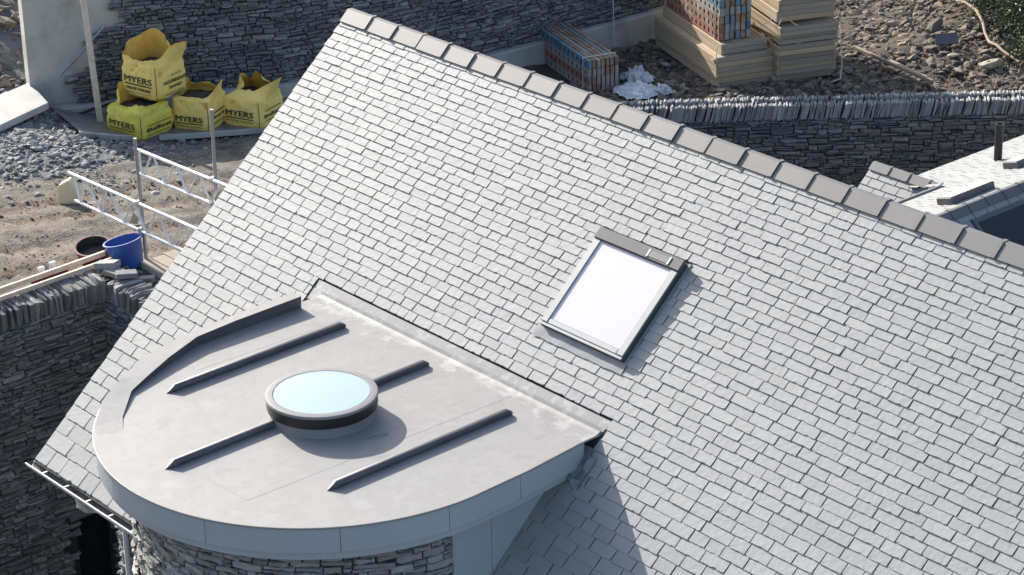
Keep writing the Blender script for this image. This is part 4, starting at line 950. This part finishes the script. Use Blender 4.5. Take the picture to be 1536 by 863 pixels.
# local x of a bundle runs towards its near corner, local y away from the camera
def bundle_at(front, ang_long, Lp, *a):
    # front: near-front corner; ang_long: direction from it along the bundle
    d = Vector((math.cos(ang_long), math.sin(ang_long), 0)); s = Vector((d.y, -d.x, 0))
    if s.y < 0: s = -s
    return d, s
def place_bundle(front, ang, Lp, nx, nz, hp, wp, pal, label, seed):
    d = Vector((math.cos(ang), math.sin(ang), 0)); s = Vector((math.cos(ang - math.pi / 2), math.sin(ang - math.pi / 2), 0)); o = Vector(front) + d * Lp
    X = frame(o, -d, s, (0, 0, 1)); t = tag(empty('pan_bundle'), label, 'steel bundle', 'strapped bundles of perforated steel pans'); rng = np.random.default_rng(seed); ms = {}
    for iz in range(nz):
        for ix in range(nx):
            c = pal(ix, iz, rng)
            if c not in ms: ms[c] = pan_mesh(Lp, hp, wp, M[c])
            q = link('pan', ms[c]); q.matrix_world = X @ Matrix.Translation((rng.normal(0, .012), ix * (wp + .014), iz * (hp + .006) + (rng.uniform(0, .012) if iz == nz - 1 else 0))); q.parent = t
    W = nx * (wp + .014); Hh = nz * (hp + .006) + .016
    for xs in (Lp * .07, Lp * .93):
        MB().tube([X @ Vector(p) for p in ((xs, -.014, 0), (xs, -.014, Hh), (xs, W + .005, Hh), (xs, W + .005, 0))], .013, 6).build('strap', M['rope'], t)
    return t
place_bundle((-11.86, 18.98, -3.40), R(162.5), 2.62, 7, 4, .158, .082, pal1, 'rusty bundle of blue and red perforated pans near the ridge', 1)

# ------------------------------------------------------------------ timber packs
def timber_pack(front, ang, L, W, z0, layers, label, seed, top=True, offs=None):
    d = Vector((math.cos(ang), math.sin(ang), 0)); s = Vector((math.cos(ang - math.pi / 2), math.sin(ang - math.pi / 2), 0)); rng = np.random.default_rng(seed)
    t = tag(empty('timber_pack'), label, 'timber pack', 'stacked timber formwork packs'); z = z0
    for i, h in enumerate(layers):
        a, b = rng.normal(0, .022, 2); X = frame(Vector(front) + d * (a + (offs[i] if offs else 0)) + s * b, d, s, (0, 0, 1)); zz_ = z
        nb = 2 if h > .15 else 1
        for k in range(nb):
            y0 = zz_ + h * k / nb + .003; y1 = zz_ + h * (k + 1) / nb - .003
            for (q, m) in (((0, .0, y0, L, .045, y1), 'wood'), ((0, W - .045, y0, L, W, y1), 'wood'), ((rng.uniform(-.012, .004), .047, y0, .045, W - .047, y1), 'wood_grey' if rng.uniform() < .6 else 'wood'), ((L - .045, .047, y0, L, W - .047, y1), 'wood')):
                o = MB().box(*q, X).build('plank', M[m], t); bevel(o, .004)
        if i == len(layers) - 1 and top:
            nbd = max(3, int((W - .1) / .2))
            for k in range(nbd):
                y = .05 + (W - .1) * k / nbd; o = MB().box(.05, y + .003, z + h - .05, L - .05, y + (W - .1) / nbd - .003, z + h - .012 + rng.uniform(0, .01), X).build('plank', M['wood_grey' if rng.uniform() < .5 else 'wood'], t)
        z += h
    return t
P1 = (-10.32, 20.93, 0)
timber_pack(P1, R(160), 2.95, 1.27, -3.40, [.22, .20, .21], 'pale timber pack under the perforated pans, left stack', 11)
timber_pack((-10.40, 21.10, 0), R(160), 2.75, .98, -2.765, [.21], 'narrow timber layer between the pans and the left pack', 12)
def pal2(ix, iz, r):
    if ix == 0: return ['pan_red', 'rust', 'rust', 'pan_grey', 'pan_blue'][iz % 5]
    return r.choice(['pan_grey', 'pan_teal', 'pan_blue', 'rust', 'pan_grey', 'pan_grey'])
place_bundle((-10.55, 21.22, -2.54), R(160), 2.7, 6, 5, .158, .10, pal2, 'tall bundle of coloured steel pans standing on the timber', 2)
P2 = (-9.72, 22.02, 0)
timber_pack(P2, R(157.5), 3.2, 1.24, -3.40, [.14, .20, .22, .20, .19, .18], 'lower timber pack of the right hand stack', 13, offs=[.06, .03, .02, 0, .02, .01])
timber_pack((-9.82, 22.08, 0), R(157.5), 3.2, 1.22, -2.20, [.22, .22, .22, .22, .2], 'upper timber pack on the right hand stack', 14)
# cords
def cord(pts, label): return tag(MB().tube(pts, .011, 5).build('cord', M['rope']), label, 'cord')
cord([(-9.28, 23.15, -2.25), (-9.2, 23.2, -2.6), (-9.05, 23.1, -3.1), (-8.95, 22.95, -3.33), (-9.0, 22.7, -3.36)], 'pale cord hanging from the right hand timber stack')
cord([(-10.2, 22.0, -2.35), (-10.0, 22.15, -2.16), (-9.75, 22.1, -2.12), (-9.72, 22.0, -2.2)], 'short pale cord between the pans and the timber stack')
cord([(-10.36, 20.98, -2.55), (-10.30, 20.9, -2.76), (-10.5, 20.97, -2.85)], 'loop of cord over the corner of the narrow timber layer')
tag(MB().tube([(-12.6, 20.4, -3.33), (-11.8, 20.4, -3.33), (-11.2, 20.3, -3.32), (-10.6, 20.3, -3.33), (-10.1, 20.3, -3.34)], .016, 5).build('hose', M['black']), 'thin black hose on the ground left of the timber', 'hose')

# ------------------------------------------------------------------ white plastic sheets
def sheet(x, y, rx, ry, h, seed, label, n=34):
    b = MB(); V = []
    for i in range(n + 1):
        for j in range(n + 1):
            u, v = i / n * 2 - 1, j / n * 2 - 1; rr_ = math.hypot(u, v); k = 1 + .22 * mn.noise((math.atan2(v, u) * 1.2, seed, 0)); X_ = x + u * rx * k; Y_ = y + v * ry * k
            a = abs(mn.noise((u * 2.2, v * 2.2, seed))) + .45 * abs(mn.noise((u * 4, v * 5, seed + 3))) + .2 * abs(mn.noise((u * 9, v * 9, seed + 6))); z = h * max(0, 1 - rr_ ** 2 * .9) ** .7 * (.6 + .45 * a) + .07 * a
            V.append((X_ + .1 * mn.noise((u * 3, v * 3, seed + 9)), Y_ + .1 * mn.noise((u * 3, v * 3, seed + 5)), zt(X_, Y_) + .02 + z))
    F = [(i * (n + 1) + j, (i + 1) * (n + 1) + j, (i + 1) * (n + 1) + j + 1, i * (n + 1) + j + 1) for i in range(n) for j in range(n) if math.hypot((i + .5) / n * 2 - 1, (j + .5) / n * 2 - 1) < 1.05]
    return tag(b.add(V, F).build('plastic_sheet', M['plastic'], None, 28), label, 'plastic sheet', 'crumpled white plastic sheets')
sheet(-11.75, 20.2, .34, .28, .27, 3, 'crumpled white plastic sheet behind the end of the steel bundle')
sheet(-11.15, 19.6, .48, .42, .18, 8, 'larger grey white plastic sheet spread beside the boundary wall')
sheet(-10.75, 19.95, .2, .16, .2, 5, 'small scrap of white plastic at the coping')
rock_obj('rock', -12.1, 21.3, .42, M['rock_grey'], 'square grey block on the ground behind the white plastic', None, 1, .9, 1)

# ------------------------------------------------------------------ second house behind the ridge
h2 = tag(empty('house'), 'lower slate roofed house beyond the ridge with a flue pipe', 'house')
al2 = R(42); c2, s2 = math.cos(al2), math.sin(al2)
AX0, AY, AZ = -2.76, 16.90, -1.76
def ra(x, s, n=0): return Vector((x, AY - s * c2 - n * s2, AZ - s * s2 + n * c2))    # s measured down from the ridge
rA = MB().add([ra(AX0, 3, -.03), ra(.2, 3, -.03), ra(.2, 0, -.03), ra(AX0, 0, -.03), ra(AX0, 3), ra(.2, 3), ra(.2, 0), ra(AX0, 0)], [(4, 5, 6, 7), (0, 3, 2, 1), (0, 1, 5, 4), (3, 0, 4, 7)])
rA.add([(AX0, AY, AZ), (.2, AY, AZ), (.2, AY + 3 * c2, AZ - 3 * s2), (AX0, AY + 3 * c2, AZ - 3 * s2)], [(0, 1, 2, 3)])
rA = rA.build('wing_roof', M['slate_deck'], h2)
rng = np.random.default_rng(95); items = []; s = .10; kk = 0
while s < 2.9:
    e = .155; x = AX0 - .01; 
    while x < .1:
        wd = .27 * math.exp(rng.normal(0, .15)); wd = wd * .6 if (x < AX0 and kk % 2) else wd
        o = ra(x, s + e, .002); c = ra(x + wd / 2, s + e / 2); sc = score_of(c, wd * e)
        items.append((frame(o, Vector((wd - .012, 0, 0)), Vector((0, c2, s2)) * e, Vector((0, -s2, c2)) * .018), int(rng.integers(16)), sc if c.x < -1.2 else 0)); x += wd
    s += e; kk += 1
place_pieces(items, LV, 'slate', M['slate'], rA, 60)
rm2 = ridge_mesh(.40, .15, 'ridge_tile', None, al2)
for k in range(4):
    o = link('ridge_tile', rm2, rA); o.location = (AX0 - .01 + .40 * k, AY, AZ + .02)
# wing with its ridge running away from the camera: shallow lit slope on the far side
BXr, BZ = .2, -1.25; sl2 = math.atan(.30); cb, sb = math.cos(sl2), math.sin(sl2); BY0, BY1 = 13.2, 26.0
def rbp(y, s, n=0): return Vector((BXr - s * cb - n * sb, y, BZ - s * sb + n * cb))
rB = MB()
for ya, yb, sw in ((BY0, 16.9, 1.46), (16.9, BY1, 2.6)):
    rB.add([rbp(ya, 0), rbp(yb, 0), rbp(yb, sw), rbp(ya, sw), rbp(ya, 0, -.05), rbp(yb, 0, -.05), rbp(yb, sw, -.05), rbp(ya, sw, -.05)], [(3, 2, 1, 0), (4, 5, 6, 7), (2, 3, 7, 6), (3, 0, 4, 7), (1, 2, 6, 5)])
al3 = R(42)
def rbq(y, s, n=0): return Vector((BXr + s * math.cos(al3) + n * math.sin(al3), y, BZ - s * math.sin(al3) + n * math.cos(al3)))
rB.add([rbq(BY0, 0), rbq(BY0, 4), rbq(BY1, 4), rbq(BY1, 0)], [(0, 1, 2, 3)])
rB = rB.build('main_roof', M['slate_deck'], h2)
items = []; s = .08; rng = np.random.default_rng(96)
while s < 2.5:
    e = .16; y = BY0
    while y < BY1 - .3:
        wd = .28 * math.exp(rng.normal(0, .15)); o = rbp(y + wd, s + e, .002)
        if y + wd < 16.95 and s + e > 1.50: y += wd; continue
        items.append((frame(o, Vector((0, -(wd - .012), 0)), Vector((cb, 0, sb)) * e, Vector((-sb, 0, cb)) * .018), int(rng.integers(16)), 0)); y += wd
    s += e
s = .1
while s < 3.8:
    e = .15; y = BY0
    while y < BY1 - .3:
        wd = .28 * math.exp(rng.normal(0, .15)); o = rbq(y, s + e, .002)
        items.append((frame(o, Vector((0, wd - .012, 0)), Vector((-math.cos(al3), 0, math.sin(al3))) * e, Vector((math.sin(al3), 0, math.cos(al3))) * .018), int(rng.integers(16)), 0)); y += wd
    s += e
place_pieces(items, LV, 'slate', M['slate'], rB, 0)
for k in range(30):
    y = BY0 + .40 * k
    o = link('ridge_tile', rm2, rB); o.matrix_world = frame((BXr, y, BZ + .01), (0, 1, 0), (-1, 0, 0), (0, 0, 1)); o.parent = rB
vl = [Vector((-1.38, 16.93, -1.76)), Vector((-1.21, 16.65, -1.69)), Vector((-1.20, 13.3, -1.69))]
MB().tube([p + Vector((0, 0, .03)) for p in vl], .035, 6).build('valley', M['lead'], h2)
Xb = frame(rbp(15.6, 1.05), (0, 1, 0), (-cb, 0, -sb), (-sb, 0, cb))
def bwin(y, s, L, Wd, m='alu_dark'):
    X = frame(rbp(y, s), (0, 1, 0), (cb, 0, sb), (-sb, 0, cb)); o = MB().box(0, 0, 0, L, Wd, .12, X).build('roof_window', M['hood'], h2); bevel(o, .01)
    MB().box(.015, .02, .122, L - .015, Wd - .02, .128, X).build('pane', M['pane_white'], o)
bwin(15.55, .55, 1.0, .30); bwin(17.75, 1.10, 1.3, .30)
X = frame(rbq(15.75, 1.35), (0, 1, 0), (-math.cos(al3), 0, math.sin(al3)), (math.sin(al3), 0, math.cos(al3)))
o = MB().box(-.3, 0, 0, 1.25, 1.1, .06, X).build('roof_window', M['alu_dark'], h2); bevel(o, .01); MB().box(-.22, .08, .062, 1.17, 1.02, .068, X).build('pane', M['darkglass'], o)
fp = MB().lathe([(.085, -.12), (.085, .0), (.066, .02), (.066, .58), (.072, .585), (.072, .63), (.05, .63), (.05, .5)], 20, (-1.465, 18.38, -1.75)).build('flue_pipe', M['blackband'], h2, 40)
b2 = MB(); b2.box(AX0 + .15, 14.8, -7.2, .2, 19.0, -4.0); b2.box(-2.2, BY0 + .2, -7.2, 3.1, BY1 - .2, -4.0)
b2.box(-2.2, 17.2, -3.999, -.5, BY1 - .2, -2.15); b2.build('wall', M['plaster_core'], h2)
